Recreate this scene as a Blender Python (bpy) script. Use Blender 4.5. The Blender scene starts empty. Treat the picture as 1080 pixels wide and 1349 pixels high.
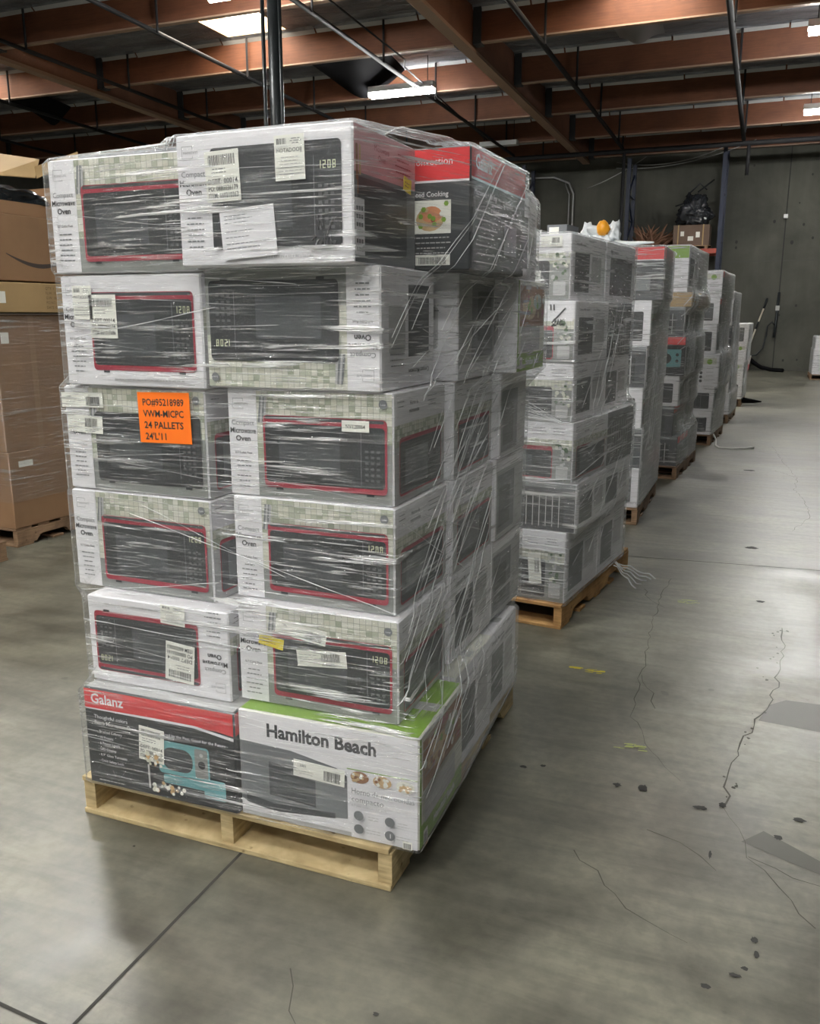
import bpy, math, random
from mathutils import Vector, Matrix
random.seed(7)
SC = bpy.context.scene
COL = SC.collection
R = math.radians

# ------------------------------------------------------------------ camera, world, exposure
CAM_H = 1.48
PITCH, YAW, FOC = 12.776, 21.819, 1140.0
cd = bpy.data.cameras.new('camera'); cam = bpy.data.objects.new('camera', cd); COL.objects.link(cam)
cam.location = (0, 0, CAM_H)
cam.rotation_euler = (R(90 - PITCH), 0, R(YAW))
cd.sensor_fit = 'VERTICAL'; cd.sensor_height = 24.0; cd.lens = FOC / 1349.0 * 24.0
cd.clip_start = 0.05; cd.clip_end = 200
SC.camera = cam
vs = SC.view_settings
vs.view_transform = 'Standard'; vs.look = 'None'; vs.gamma = 1.0; vs.use_curve_mapping = False
vs.exposure = 1.22
W = bpy.data.worlds.new('daylight'); SC.world = W; W.use_nodes = True
W.node_tree.nodes['Background'].inputs[0].default_value = (0.86, 0.93, 1.0, 1)
W.node_tree.nodes['Background'].inputs[1].default_value = 0.05
SC.cycles.transparent_max_bounces = 24
SC.cycles.max_bounces = 8
SC.cycles.use_denoising = True
try: SC.cycles.denoiser = 'OPENIMAGEDENOISE'
except Exception: pass

LED_POWER = 72.0        # emission of the LED strips
SKY_POWER = 9.0         # daylight on the skylight lenses
# LED strip fixtures (x, y, length, lit)
LEDS = [(-7.15, 17.4, 1.4, 1), (1.10, 21.9, 1.4, 1), (0.95, 16.3, 1.4, 1), (-6.8, 23.2, 1.0, 0),
        (-2.4, 2.0, 1.4, 1), (0.8, -1.2, 1.4, 1), (-1.6, -3.6, 1.4, 1), (-4.6, -3.6, 1.4, 1), (1.2, -6.6, 1.4, 1),  # unseen fixtures, added to light the carton fronts and the film
        (-7.15, 11.7, 1.4, 1), (-7.3, 7.0, 1.4, 1), (-4.2, -0.6, 1.4, 1), (-15.0, 11.7, 1.4, 1)]  # the front-left one is unseen too, added to light the fronts
SKYLIGHTS = [(-16.3, 14.2), (-9.2, 14.2), (-2.1, 14.2), (-9.2, 3.6), (-2.1, -4.3)]  # the last two are unseen, added to light the scene

# ------------------------------------------------------------------ helpers
def tag(o, label=None, cat=None, group=None, kind=None):
    if label: o['label'] = label
    if cat: o['category'] = cat
    if group: o['group'] = group
    if kind: o['kind'] = kind
    return o
def empty(name, loc=(0, 0, 0), rz=0.0):
    o = bpy.data.objects.new(name, None); COL.objects.link(o)
    o.location = loc; o.rotation_euler = (0, 0, rz); o.empty_display_size = 0.1
    return o

MATS = {}
def mat(name, col, rough=0.5, metal=0.0, spec=0.5, emit=None, es=0.0, alpha=1.0, coat=0.0):
    if name in MATS: return MATS[name]
    m = bpy.data.materials.new(name); m.use_nodes = True
    b = m.node_tree.nodes['Principled BSDF']
    b.inputs['Base Color'].default_value = (*col, 1)
    b.inputs['Roughness'].default_value = rough
    b.inputs['Metallic'].default_value = metal
    b.inputs['Specular IOR Level'].default_value = spec
    b.inputs['Coat Weight'].default_value = coat
    if emit:
        b.inputs['Emission Color'].default_value = (*emit, 1)
        b.inputs['Emission Strength'].default_value = es
    b.inputs['Alpha'].default_value = alpha
    MATS[name] = m
    return m
class N:
    """small node-tree writer"""
    def __init__(s, m): s.t = m.node_tree; s.b = s.t.nodes['Principled BSDF']
    def n(s, typ, **kw):
        x = s.t.nodes.new(typ)
        for k, v in kw.items():
            if k.startswith('i_'):
                x.inputs[k[2:].replace('_', ' ')].default_value = v
            else: setattr(x, k, v)
        return x
    def l(s, a, b): s.t.links.new(a, b)
    def ramp(s, src, pts, interp='LINEAR'):
        r = s.n('ShaderNodeValToRGB'); r.color_ramp.interpolation = interp
        e = r.color_ramp.elements
        while len(e) < len(pts): e.new(0.5)
        for el, (p, c) in zip(e, pts):
            el.position = p; el.color = (*c, 1) if len(c) == 3 else c
        s.l(src, r.inputs[0]); return r
    def coords(s, kind='Object', scale=(1, 1, 1), rot=(0, 0, 0)):
        tc = s.n('ShaderNodeTexCoord'); mp = s.n('ShaderNodeMapping')
        mp.inputs['Scale'].default_value = scale; mp.inputs['Rotation'].default_value = rot
        s.l(tc.outputs[kind], mp.inputs[0]); return mp.outputs[0]
    def noise(s, vec, scale, detail=3.0, rough=0.5, dist=0.0):
        x = s.n('ShaderNodeTexNoise'); x.inputs['Scale'].default_value = scale
        x.inputs['Detail'].default_value = detail; x.inputs['Roughness'].default_value = rough
        x.inputs['Distortion'].default_value = dist
        s.l(vec, x.inputs['Vector']); return x
    def math(s, op, a, b=None, clamp=False):
        x = s.n('ShaderNodeMath', operation=op, use_clamp=clamp)
        for i, v in enumerate((a, b)):
            if v is None: continue
            if isinstance(v, (int, float)): x.inputs[i].default_value = v
            else: s.l(v, x.inputs[i])
        return x.outputs[0]
    def mix(s, fac, a, b, mode='MIX'):
        x = s.n('ShaderNodeMix', data_type='RGBA', blend_type=mode)
        for i, v in ((0, fac), (6, a), (7, b)):
            if isinstance(v, (int, float)): x.inputs[i].default_value = v
            elif isinstance(v, tuple): x.inputs[i].default_value = (*v, 1)
            else: s.l(v, x.inputs[i])
        return x.outputs[2]
    def bump(s, h, strength=0.3, dist=0.01):
        x = s.n('ShaderNodeBump'); x.inputs['Strength'].default_value = strength
        x.inputs['Distance'].default_value = dist; s.l(h, x.inputs['Height'])
        return x.outputs[0]

class G:
    """collects polygons with a material each, then links them as one mesh"""
    def __init__(s): s.v = []; s.f = []; s.m = []; s.mats = []; s.uv = None
    def mi(s, m):
        if m not in s.mats: s.mats.append(m)
        return s.mats.index(m)
    def add(s, vs, fs, m):
        k = len(s.v); s.v += [tuple(v) for v in vs]; i = s.mi(m)
        for f in fs: s.f.append([a + k for a in f]); s.m.append(i)
    def box(s, c, size, m, M=None, taper=None):
        x, y, z = [a / 2 for a in size]
        vs = [Vector((sx * x, sy * y, sz * z)) + Vector(c) for sz in (-1, 1) for sy in (-1, 1) for sx in (-1, 1)]
        if M: vs = [M @ v for v in vs]
        s.add(vs, [(0, 2, 3, 1), (4, 5, 7, 6), (0, 1, 5, 4), (1, 3, 7, 5), (3, 2, 6, 7), (2, 0, 4, 6)], m)
    def bbox(s, a, b, m, M=None):
        s.box([(p + q) / 2 for p, q in zip(a, b)], [abs(q - p) for p, q in zip(a, b)], m, M)
    def beam(s, p, q, w, h, m):
        p, q = Vector(p), Vector(q); d = q - p; L = d.length
        z = Vector((0, 0, 1)); d.normalize()
        sx = d.cross(z); sx = sx.normalized() if sx.length > 1e-4 else Vector((1, 0, 0))
        up = sx.cross(d)
        M = Matrix((sx, d, up)).transposed().to_4x4(); M.translation = (p + q) / 2
        s.box((0, 0, 0), (w, L, h), m, M)
    def tube(s, pts, r, m, seg=8, cap=True):
        pts = [Vector(p) for p in pts]; rs = r if isinstance(r, (list, tuple)) else [r] * len(pts)
        rings = []; prev = None
        for i, p in enumerate(pts):
            t = (pts[min(i + 1, len(pts) - 1)] - pts[max(i - 1, 0)]).normalized()
            a = prev if prev else (Vector((0, 0, 1)) if abs(t.z) < .9 else Vector((1, 0, 0)))
            u = (a - t * a.dot(t)).normalized(); prev = u; w = t.cross(u)
            rings.append([p + (u * math.cos(2 * math.pi * k / seg) + w * math.sin(2 * math.pi * k / seg)) * rs[i] for k in range(seg)])
        vs = [v for rg in rings for v in rg]; fs = []
        for i in range(len(pts) - 1):
            for k in range(seg):
                a = i * seg + k; b = i * seg + (k + 1) % seg
                fs.append((a, b, b + seg, a + seg))
        if cap: fs.append(tuple(reversed(range(seg)))); fs.append(tuple(range(len(vs) - seg, len(vs))))
        s.add(vs, fs, m)
    def build(s, name, parent=None, smooth=False, bevel=0.0):
        me = bpy.data.meshes.new(name); me.from_pydata(s.v, [], s.f)
        for m in s.mats: me.materials.append(m)
        me.polygons.foreach_set('material_index', s.m)
        if smooth: me.polygons.foreach_set('use_smooth', [True] * len(s.f))
        if s.uv:
            l = me.uv_layers.new(name='UVMap')
            for lp in me.loops: l.data[lp.index].uv = s.uv[lp.vertex_index]
        me.update()
        o = bpy.data.objects.new(name, me); COL.objects.link(o)
        if parent: o.parent = parent
        if bevel:
            b = o.modifiers.new('bevel', 'BEVEL'); b.width = bevel; b.segments = 2; b.limit_method = 'ANGLE'
        return o

_txt = {}
def text_mesh(s, bold=0.0):
    k = (s, bold)
    if k not in _txt:
        c = bpy.data.curves.new('t', 'FONT'); c.body = s; c.size = 1.0; c.resolution_u = 2; c.offset = bold
        o = bpy.data.objects.new('t', c); COL.objects.link(o)
        bpy.context.view_layer.update()
        me = bpy.data.meshes.new_from_object(o)
        vs = [(v.co.x, v.co.y) for v in me.vertices]; fs = [list(p.vertices) for p in me.polygons]
        # keep faces facing +z
        for i, p in enumerate(me.polygons):
            if p.normal.z < 0: fs[i].reverse()
        w = max([v[0] for v in vs] or [0])
        bpy.data.objects.remove(o); bpy.data.curves.remove(c); bpy.data.meshes.remove(me)
        _txt[k] = (vs, fs, w)
    return _txt[k]

class P:
    """printing on a flat face: O origin, U right, V up, n outward; flip turns the print upside down"""
    STEP = 0.00022
    def __init__(s, g, O, U, V, w, h, flip=False, lift=0.0004):
        s.g = g; s.w = w; s.h = h; s.O = Vector(O); s.U = Vector(U); s.V = Vector(V); s.n = s.U.cross(s.V)
        if flip: s.O = s.O + s.U * w + s.V * h; s.U = -s.U; s.V = -s.V
        s.k = lift
    def pt(s, x, y): return s.O + s.U * x + s.V * y + s.n * s.k
    def poly(s, pts, m): s.k += s.STEP; s.g.add([s.pt(*p) for p in pts], [tuple(range(len(pts)))], m)
    def rect(s, x, y, w, h, m): s.poly([(x, y), (x + w, y), (x + w, y + h), (x, y + h)], m)
    def rects(s, L, m):
        s.k += s.STEP
        for x, y, w, h in L: s.g.add([s.pt(x, y), s.pt(x + w, y), s.pt(x + w, y + h), s.pt(x, y + h)], [(0, 1, 2, 3)], m)
    def rrect(s, x, y, w, h, r, m, q=4):
        pts = []
        for cx, cy, a0 in ((x + w - r, y + r, -90), (x + w - r, y + h - r, 0), (x + r, y + h - r, 90), (x + r, y + r, 180)):
            for i in range(q + 1):
                a = R(a0 + 90 * i / q); pts.append((cx + r * math.cos(a), cy + r * math.sin(a)))
        s.poly(pts, m)
    def circ(s, x, y, r, m, ry=None, q=16):
        s.poly([(x + r * math.cos(2 * math.pi * i / q), y + (ry or r) * math.sin(2 * math.pi * i / q)) for i in range(q)], m)
    def text(s, t, x, y, size, m, align='l', bold=0.0, fit=None):
        vs, fs, w = text_mesh(t, bold)
        sx = size
        if fit: sx = min(size * 1.0, fit / max(w, 1e-3)) if fit > 0 else size
        dx = {'l': 0, 'c': -w * sx / 2, 'r': -w * sx}[align]
        s.k += s.STEP
        s.g.add([s.pt(x + dx + a * sx, y + b * size) for a, b in vs], fs, m)
    def lines(s, x, y, w, n, dy, m, hh=0.0022, align='c', rnd=0.4):
        L = []
        for i in range(n):
            ww = w * (1 - rnd * random.random()); x0 = x - ww / 2 if align == 'c' else x
            # broken into word-like dashes
            px = x0
            while px < x0 + ww:
                l = random.uniform(.006, .014); l = min(l, x0 + ww - px); L.append((px, y - i * dy, l, hh)); px += l + .0025
        s.rects(L, m)
    def barcode(s, x, y, w, h, m):
        L = []; px = x
        while px < x + w - .002:
            l = random.choice((.0008, .0014, .0022)); L.append((px, y, l, h)); px += l + random.choice((.001, .0016))
        s.rects(L, m)

# ------------------------------------------------------------------ materials
white = mat('print_white', (.74, .73, .76), .42)
warm = mat('print_cream', (.66, .66, .58), .45)
black = mat('print_black', (.022, .024, .027), .34)
dark = mat('print_charcoal', (.05, .055, .06), .36)
grey = mat('print_grey', (.16, .17, .18), .4)
lgrey = mat('print_light_grey', (.42, .42, .42), .45)
red = mat('print_red', (.62, .035, .04), .38)
crim = mat('print_crimson', (.30, .02, .04), .38)
pink = mat('print_pink', (.62, .33, .36), .42)
teal = mat('print_teal', (.14, .36, .38), .4)
green = mat('print_green', (.20, .36, .035), .42)
orange = mat('sign_orange', (1.0, .20, .015), .5)
yellow = mat('sticker_yellow', (.75, .62, .04), .5)
ink = mat('ink', (.03, .03, .035), .6)
cream = mat('label_paper', (.78, .78, .72), .6)
brown = mat('print_brown', (.28, .13, .06), .5)
tan = mat('print_tan', (.55, .38, .2), .5)
olive = mat('print_leaf', (.05, .10, .04), .5)
stone = mat('print_counter_stone', (.22, .23, .22), .5)
led_digit = mat('print_digits', (.62, .66, .42), .5)
tiles = [mat('print_tile_%s' % n, c, .45) for n, c in (('sage', (.42, .44, .35)), ('ivory', (.56, .56, .47)), ('moss', (.33, .36, .27)), ('bone', (.62, .62, .55)))]
grout = mat('print_tile_line', (.26, .28, .23), .5)

def wood(name, c0, c1):
    m = mat(name, c0, .75); n = N(m)
    v = n.coords('Object', (3, 3, 3))
    a = n.noise(v, 2.2, 5, .6, .6)
    v2 = n.coords('Object', (6, 6, 60)); b = n.noise(v2, 1.4, 3, .5, .3)
    r = n.ramp(a.outputs[0], [(.3, c1), (.62, c0)])
    r2 = n.ramp(b.outputs[0], [(.35, (.62, .6, .56)), (.6, (1, 1, 1))])
    c = n.mix(.8, r.outputs[0], r2.outputs[0], 'MULTIPLY')
    k = n.noise(v, 7, 2, .5); kr = n.ramp(k.outputs[0], [(.68, (1, 1, 1)), (.76, (.3, .22, .15))])
    c = n.mix(1.0, c, kr.outputs[0], 'MULTIPLY')
    n.l(c, n.b.inputs['Base Color']); n.l(n.bump(b.outputs[0], .25, .003), n.b.inputs['Normal'])
    return m
pine = wood('pallet_pine', (.62, .50, .28), (.42, .31, .15))
oak = wood('pallet_amber_wood', (.52, .31, .12), (.30, .15, .05))
oldw = wood('pallet_old_wood', (.30, .19, .11), (.15, .09, .05))

def beamwood(name, c0, c1):
    m = mat(name, c0, .7); n = N(m)
    a = n.noise(n.coords('Object', (1, 1, 1)), 1.3, 6, .6, .4)
    b = n.noise(n.coords('Object', (.6, 6, 8)), 5, 4, .6)
    r = n.ramp(a.outputs[0], [(.3, c1), (.7, c0)])
    r2 = n.ramp(b.outputs[0], [(.3, (.7, .68, .65)), (.65, (1, 1, 1))])
    n.l(n.mix(.8, r.outputs[0], r2.outputs[0], 'MULTIPLY'), n.b.inputs['Base Color'])
    return m
glulam = beamwood('roof_plywood_web', (.185, .068, .030), (.11, .038, .018))
girdwood = beamwood('roof_girder_wood', (.20, .085, .045), (.12, .048, .026))
flange = mat('roof_flange_wood', (.30, .2, .14), .6)
foil = mat('roof_insulation_foil', (.30, .32, .35), .38, .45)
n_ = N(foil)
_f = n_.noise(n_.coords('Object', (1, 2.5, 1)), 1.6, 5, .55, .5)
n_.l(n_.bump(_f.outputs[0], .9, .12), n_.b.inputs['Normal'])
n_.l(n_.ramp(_f.outputs[0], [(.3, (.11, .115, .13)), (.7, (.26, .28, .31))]).outputs[0], n_.b.inputs['Base Color'])
foiledge = mat('roof_foil_tab', (.40, .41, .42), .5, .2)
steel = mat('dark_steel', (.022, .026, .028), .35, .4)
bracket = mat('hanger_steel', (.05, .055, .06), .5, .4)
pipe_m = mat('sprinkler_pipe', (.018, .018, .02), .7, .0, .3)
galv = mat('galvanised_pipe', (.35, .35, .34), .4, .6)

concrete = mat('floor_concrete', (.25, .25, .22), .35); n_ = N(concrete)
co = n_.coords('Object')
a_ = n_.noise(co, .42, 4, .55, .3); b_ = n_.noise(co, 2.3, 6, .62, .4); c_ = n_.noise(co, 26, 4, .6)
d_ = n_.noise(n_.coords('Object', (1.2, 9, 1), (0, 0, .25)), 1.5, 5, .65, .5)
r_ = n_.ramp(a_.outputs[0], [(.38, (.088, .085, .064)), (.5, (.134, .130, .102)), (.62, (.19, .185, .148))])
s_ = n_.ramp(b_.outputs[0], [(.38, (.62, .62, .60)), (.5, (1, 1, 1)), (.64, (1.35, 1.34, 1.30))])
col = n_.mix(.85, r_.outputs[0], s_.outputs[0], 'MULTIPLY')
t_ = n_.ramp(d_.outputs[0], [(.36, (.66, .66, .65)), (.5, (1.0, 1.0, 1.0)), (.66, (1.25, 1.25, 1.22))])
col = n_.mix(.7, col, t_.outputs[0], 'MULTIPLY')
u_ = n_.ramp(c_.outputs[0], [(.38, (.72, .72, .71)), (.6, (1.1, 1.1, 1.09))])
col = n_.mix(.6, col, u_.outputs[0], 'MULTIPLY')
spk = n_.noise(co, 9, 2, .5, .2); sp = n_.ramp(spk.outputs[0], [(.735, (1, 1, 1)), (.76, (.45, .44, .42))])
col = n_.mix(.7, col, sp.outputs[0], 'MULTIPLY')
n_.l(col, n_.b.inputs['Base Color'])
rr = n_.ramp(b_.outputs[0], [(.3, (.30,) * 3), (.7, (.44,) * 3)]); n_.l(rr.outputs[0], n_.b.inputs['Roughness'])
n_.l(n_.bump(n_.math('ADD', c_.outputs[0], d_.outputs[0]), .12, .004), n_.b.inputs['Normal'])
n_.b.inputs['Specular IOR Level'].default_value = 1.0

wallm = mat('wall_concrete', (.2, .2, .17), .8); n_ = N(wallm)
co = n_.coords('Object')
a_ = n_.noise(co, .5, 6, .6, .4); b_ = n_.noise(n_.coords('Object', (5, 1, .6)), .8, 5, .6, .3)
r_ = n_.ramp(a_.outputs[0], [(.35, (.046, .047, .038)), (.65, (.095, .095, .077))])
t_ = n_.ramp(b_.outputs[0], [(.3, (.82, .82, .8)), (.7, (1.05, 1.05, 1.05))])
n_.l(n_.mix(.8, r_.outputs[0], t_.outputs[0], 'MULTIPLY'), n_.b.inputs['Base Color'])
crack_m = mat('crack_dark', (.085, .083, .07), .9)
joint_m = mat('joint_dark', (.035, .034, .03), .9)
spot_m = mat('tar_spot', (.04, .04, .038), .8)

def carton_mat(name, c):
    m = mat(name, c, .75); n = N(m)
    a = n.noise(n.coords('Object'), 3.5, 4, .6)
    r = n.ramp(a.outputs[0], [(.3, tuple(x * .82 for x in c)), (.7, c)])
    n.l(r.outputs[0], n.b.inputs['Base Color']); return m
kraft = carton_mat('kraft_board', (.27, .155, .078))
kraft2 = carton_mat('kraft_board_light', (.40, .27, .125))
tape = mat('kraft_tape', (.28, .17, .085), .35)

def film_mat(name, veil, streak, angle_amp=1.0, glossy=.10, bumpS=.5):
    """clear stretch film: see-through, wrinkled and doubled layers, with glints partly painted as white streaks"""
    m = bpy.data.materials.new(name); m.use_nodes = True; n = N(m); t = n.t
    out = [x for x in t.nodes if x.type == 'OUTPUT_MATERIAL'][0]; t.nodes.remove(n.b)
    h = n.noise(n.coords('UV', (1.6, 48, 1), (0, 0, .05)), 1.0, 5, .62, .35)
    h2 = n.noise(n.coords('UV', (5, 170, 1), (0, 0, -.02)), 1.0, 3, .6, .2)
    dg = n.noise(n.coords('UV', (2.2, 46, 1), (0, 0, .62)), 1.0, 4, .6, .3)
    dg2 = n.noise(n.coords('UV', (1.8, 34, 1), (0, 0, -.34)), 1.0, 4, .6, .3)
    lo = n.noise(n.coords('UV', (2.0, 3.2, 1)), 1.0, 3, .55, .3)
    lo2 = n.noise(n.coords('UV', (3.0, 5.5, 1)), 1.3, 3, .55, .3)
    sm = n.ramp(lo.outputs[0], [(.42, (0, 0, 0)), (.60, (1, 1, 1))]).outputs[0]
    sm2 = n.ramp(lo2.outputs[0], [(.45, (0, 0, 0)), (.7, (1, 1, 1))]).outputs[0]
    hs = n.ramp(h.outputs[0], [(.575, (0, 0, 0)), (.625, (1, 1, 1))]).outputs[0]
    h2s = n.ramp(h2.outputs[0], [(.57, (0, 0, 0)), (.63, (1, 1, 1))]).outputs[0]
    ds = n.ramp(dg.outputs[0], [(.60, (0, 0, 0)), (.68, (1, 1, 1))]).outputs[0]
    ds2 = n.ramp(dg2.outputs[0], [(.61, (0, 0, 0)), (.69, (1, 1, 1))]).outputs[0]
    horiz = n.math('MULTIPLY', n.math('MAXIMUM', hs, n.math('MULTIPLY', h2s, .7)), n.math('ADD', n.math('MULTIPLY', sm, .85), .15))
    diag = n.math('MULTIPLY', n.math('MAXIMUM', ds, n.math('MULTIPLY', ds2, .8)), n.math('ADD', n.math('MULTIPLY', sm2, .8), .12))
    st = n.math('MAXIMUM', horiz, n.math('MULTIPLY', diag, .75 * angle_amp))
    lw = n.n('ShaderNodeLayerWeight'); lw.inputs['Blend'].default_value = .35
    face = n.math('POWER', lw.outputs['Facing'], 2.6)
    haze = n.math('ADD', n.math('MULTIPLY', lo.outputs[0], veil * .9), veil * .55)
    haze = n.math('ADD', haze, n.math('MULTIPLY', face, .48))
    fac = n.math('ADD', haze, n.math('MULTIPLY', st, streak), clamp=True)  # streaks whiten bunched folds and also paint glints into the diffuse colour
    bmp = n.math('ADD', n.math('ADD', h.outputs[0], n.math('MULTIPLY', h2.outputs[0], .5)), n.math('ADD', n.math('MULTIPLY', dg.outputs[0], .6), n.math('MULTIPLY', dg2.outputs[0], .5)))
    nb = n.bump(bmp, bumpS, .02)
    tr = n.n('ShaderNodeBsdfTransparent'); tr.inputs[0].default_value = (.97, .98, .98, 1)
    df = n.n('ShaderNodeBsdfDiffuse'); df.inputs[0].default_value = (.88, .89, .89, 1)
    tl = n.n('ShaderNodeBsdfTranslucent'); tl.inputs[0].default_value = (.85, .87, .87, 1)
    gl = n.n('ShaderNodeBsdfGlossy'); gl.inputs['Roughness'].default_value = .20; gl.inputs[0].default_value = (.95, .97, 1, 1)
    for x in (df, gl): n.l(nb, x.inputs['Normal'])
    def mx(f, a, b):
        x = n.n('ShaderNodeMixShader')
        if isinstance(f, float): x.inputs[0].default_value = f
        else: n.l(f, x.inputs[0])
        n.l(a, x.inputs[1]); n.l(b, x.inputs[2]); return x.outputs[0]
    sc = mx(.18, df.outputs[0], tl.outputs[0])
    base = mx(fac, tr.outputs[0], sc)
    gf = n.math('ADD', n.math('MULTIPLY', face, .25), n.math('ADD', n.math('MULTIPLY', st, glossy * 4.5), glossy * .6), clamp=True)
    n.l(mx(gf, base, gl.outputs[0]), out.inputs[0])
    return m
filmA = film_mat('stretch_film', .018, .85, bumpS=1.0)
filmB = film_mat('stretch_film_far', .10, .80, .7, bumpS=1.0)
ropem = bpy.data.materials.new('bunched_film'); ropem.use_nodes = True
ropem.node_tree.nodes['Principled BSDF'].inputs['Base Color'].default_value = (.8, .82, .83, 1)
ropem.node_tree.nodes['Principled BSDF'].inputs['Roughness'].default_value = .2
ropem.node_tree.nodes['Principled BSDF'].inputs['Alpha'].default_value = .5

# ------------------------------------------------------------------ structure: floor, wall, roof
X0, X1, YB, YW = -22.0, 9.0, -9.0, 26.3
SL = -0.01713
def gz(y): return 5.71 + SL * (y - 26.3)          # underside of the girders
def roofz(y): return gz(y) + .70
g = G(); g.bbox((X0, YB, -.15), (X1, YW, 0), concrete)
floor = tag(g.build('floor'), 'grey polished concrete warehouse floor with cracks', kind='structure')
g = G(); g.bbox((X0, YW, 0), (X1, YW + .2, roofz(YW) + .3), wallm)
tag(g.build('wall_far'), 'grey concrete panel wall at the far end', kind='structure')
g = G(); g.bbox((X0 - .2, YB, 0), (X0, YW + .2, 7.4), wallm); tag(g.build('wall_left'), 'grey concrete side wall', kind='structure')
g = G(); g.bbox((X1, YB, 0), (X1 + .2, YW + .2, 7.4), wallm); tag(g.build('wall_right'), 'grey concrete side wall on the right', kind='structure')
def ribbon(pts, w, m, name, parent, z=.0012, jag=0.0):
    g = G(); pr = []
    P2 = []
    for i in range(len(pts) - 1):
        a, b = Vector(pts[i]), Vector(pts[i + 1]); k = max(1, int((b - a).length / .05)) if jag else 1
        for j in range(k):
            q = a.lerp(b, j / k)
            if jag and (i or j): q += Vector((random.uniform(-jag, jag), random.uniform(-jag, jag)))
            P2.append(q)
    P2.append(Vector(pts[-1]))
    for i, p in enumerate(P2):
        t = (P2[min(i + 1, len(P2) - 1)] - P2[max(i - 1, 0)]).normalized(); nn = Vector((-t.y, t.x))
        ww = w * (random.uniform(.4, 1.3) if jag else 1) / 2
        pr += [(p.x + nn.x * ww, p.y + nn.y * ww, z), (p.x - nn.x * ww, p.y - nn.y * ww, z)]
    g.add(pr, [(2 * i, 2 * i + 1, 2 * i + 3, 2 * i + 2) for i in range(len(P2) - 1)], m)
    return g.build(name, parent)
for pts in ([(-1.25, -3), (-1.248, 5.45)], [(-1.25, 5.45), (-1.25, 26)], [(-8, 5.0), (-1.25, 5.35), (.43, 5.5), (6, 5.9)], [(-6, 1.45), (-1.3, 1.16)], [(-8, 16), (6, 16.3)]):
    ribbon(pts, .009, joint_m, 'control_joint', floor)
for pts in ([(-.38, 5.0), (-.40, 4.46), (-.37, 3.7), (-.36, 3.53), (-.36, 3.28), (-.34, 3.11), (-.26, 2.92), (-.18, 2.78), (-.13, 2.7)],
            [(-.36, 3.53), (-.30, 3.36), (-.27, 3.22)], [(-.36, 4.46), (-.46, 4.6), (-.5, 4.75)],
            [(0, 2.6), (.06, 2.48), (.08, 2.35), (.15, 2.23), (.24, 2.1)], [(.08, 2.35), (.2, 2.3), (.34, 2.28)],
            [(.42, 7.64), (.36, 8.1), (.40, 8.73), (.21, 9.09)], [(.40, 8.73), (.3, 9.6), (.2, 10.8)], [(.42, 7.64), (.44, 7.0), (.3, 6.5)],
            [(-.9, 1.5), (-.78, 1.3), (-.7, .9)], [(.0, 2.25), (-.1, 2.35), (-.2, 2.38)], [(-.38, 2.2), (-.2, 2.0), (-.05, 1.93)]):
    ribbon(pts, .0028, crack_m, 'hairline_crack', floor, jag=.012)
for pts in ([(.2, 4.36), (.2, 4.02), (.16, 3.57), (.1, 3.26), (.04, 2.99), (.01, 2.78), (.01, 2.61)],):
    ribbon(pts, .005, crack_m, 'spalled_crack', floor, jag=.014)
g = G()
for i in range(26):
    t = random.random(); x = .2 - .19 * t + random.gauss(0, .018); y = 4.36 - 1.75 * t
    r0 = random.uniform(.003, .009)
    g.add([(x + r0 * random.uniform(.5, 1.2) * math.cos(a * .9), y + r0 * 1.4 * random.uniform(.5, 1.2) * math.sin(a * .9), .0016) for a in range(7)], [tuple(range(7))], crack_m)
g.build('chipped_concrete', floor)
def blob(x, y, rx, ry, m, name, z=.002, q=16, seed=0, jag=.3):
    rd = random.Random(seed); g = G()
    g.add([(x + rx * .6 * (1 + rd.uniform(-jag, jag)) * math.cos(2 * math.pi * i / q), y + ry * .6 * (1 + rd.uniform(-jag, jag)) * math.sin(2 * math.pi * i / q), z) for i in range(q)], [tuple(range(q))], m)
    return g.build(name, floor)
for i, (x, y, rx, ry) in enumerate([(-.63, 2.6, .018, .014), (-.57, 2.63, .016, .014), (-.32, 2.6, .02, .02), (-.24, 2.61, .024, .035), (-.06, 2.56, .035, .02), (.0, 2.6, .018, .026),
                                   (.22, 2.6, .03, .018), (.10, 2.0, .014, .02), (.105, 1.95, .012, .02), (0.0, 1.80, .02, .013), (.06, 1.86, .022, .01), (.08, 1.89, .012, .012), (-.02, 2.32, .008, .03),
                                   (-.66, 1.45, .012, .009), (-1.55, 1.75, .007, .006), (.04, 5.9, .06, .05), (-.02, 9.0, .09, .06), (.1, 4.75, .035, .03), (.16, 2.48, .02, .02)]):
    blob(x, y, rx, ry, spot_m, 'dark_spot', seed=i)
stain = mat('floor_stain', (.085, .083, .07), .4)
for i, (pl_) in enumerate([[(.10, 3.26), (.6, 3.22), (.6, 3.52), (.42, 3.5), (.2, 3.49), (.14, 3.42)], [(.06, 2.42), (.2, 2.36), (.36, 2.3), (.3, 2.38), (.12, 2.5)]]):
    g = G(); g.add([(x, y, .0009) for x, y in pl_], [tuple(range(len(pl_)))], stain); g.build('worn_patch', floor)
ypaint = mat('yellow_floor_paint', (.62, .52, .04), .6); gpaint = mat('green_floor_paint', (.42, .47, .16), .6)
def dashes(x, y, w, h, m, name, seed):
    rd = random.Random(seed); g = G()
    for i in range(14):
        px = x + rd.uniform(-w, w) / 2; py = y + rd.uniform(-h, h) / 2; ww = rd.uniform(.012, .04); hh = rd.uniform(.003, .009)
        g.add([(px, py, .002 + i * 1e-5), (px + ww, py + .004, .002 + i * 1e-5), (px + ww * .9, py + hh + .004, .002 + i * 1e-5), (px + .002, py + hh, .002 + i * 1e-5)], [(0, 1, 2, 3)], m)
    g.build(name, floor)
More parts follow.
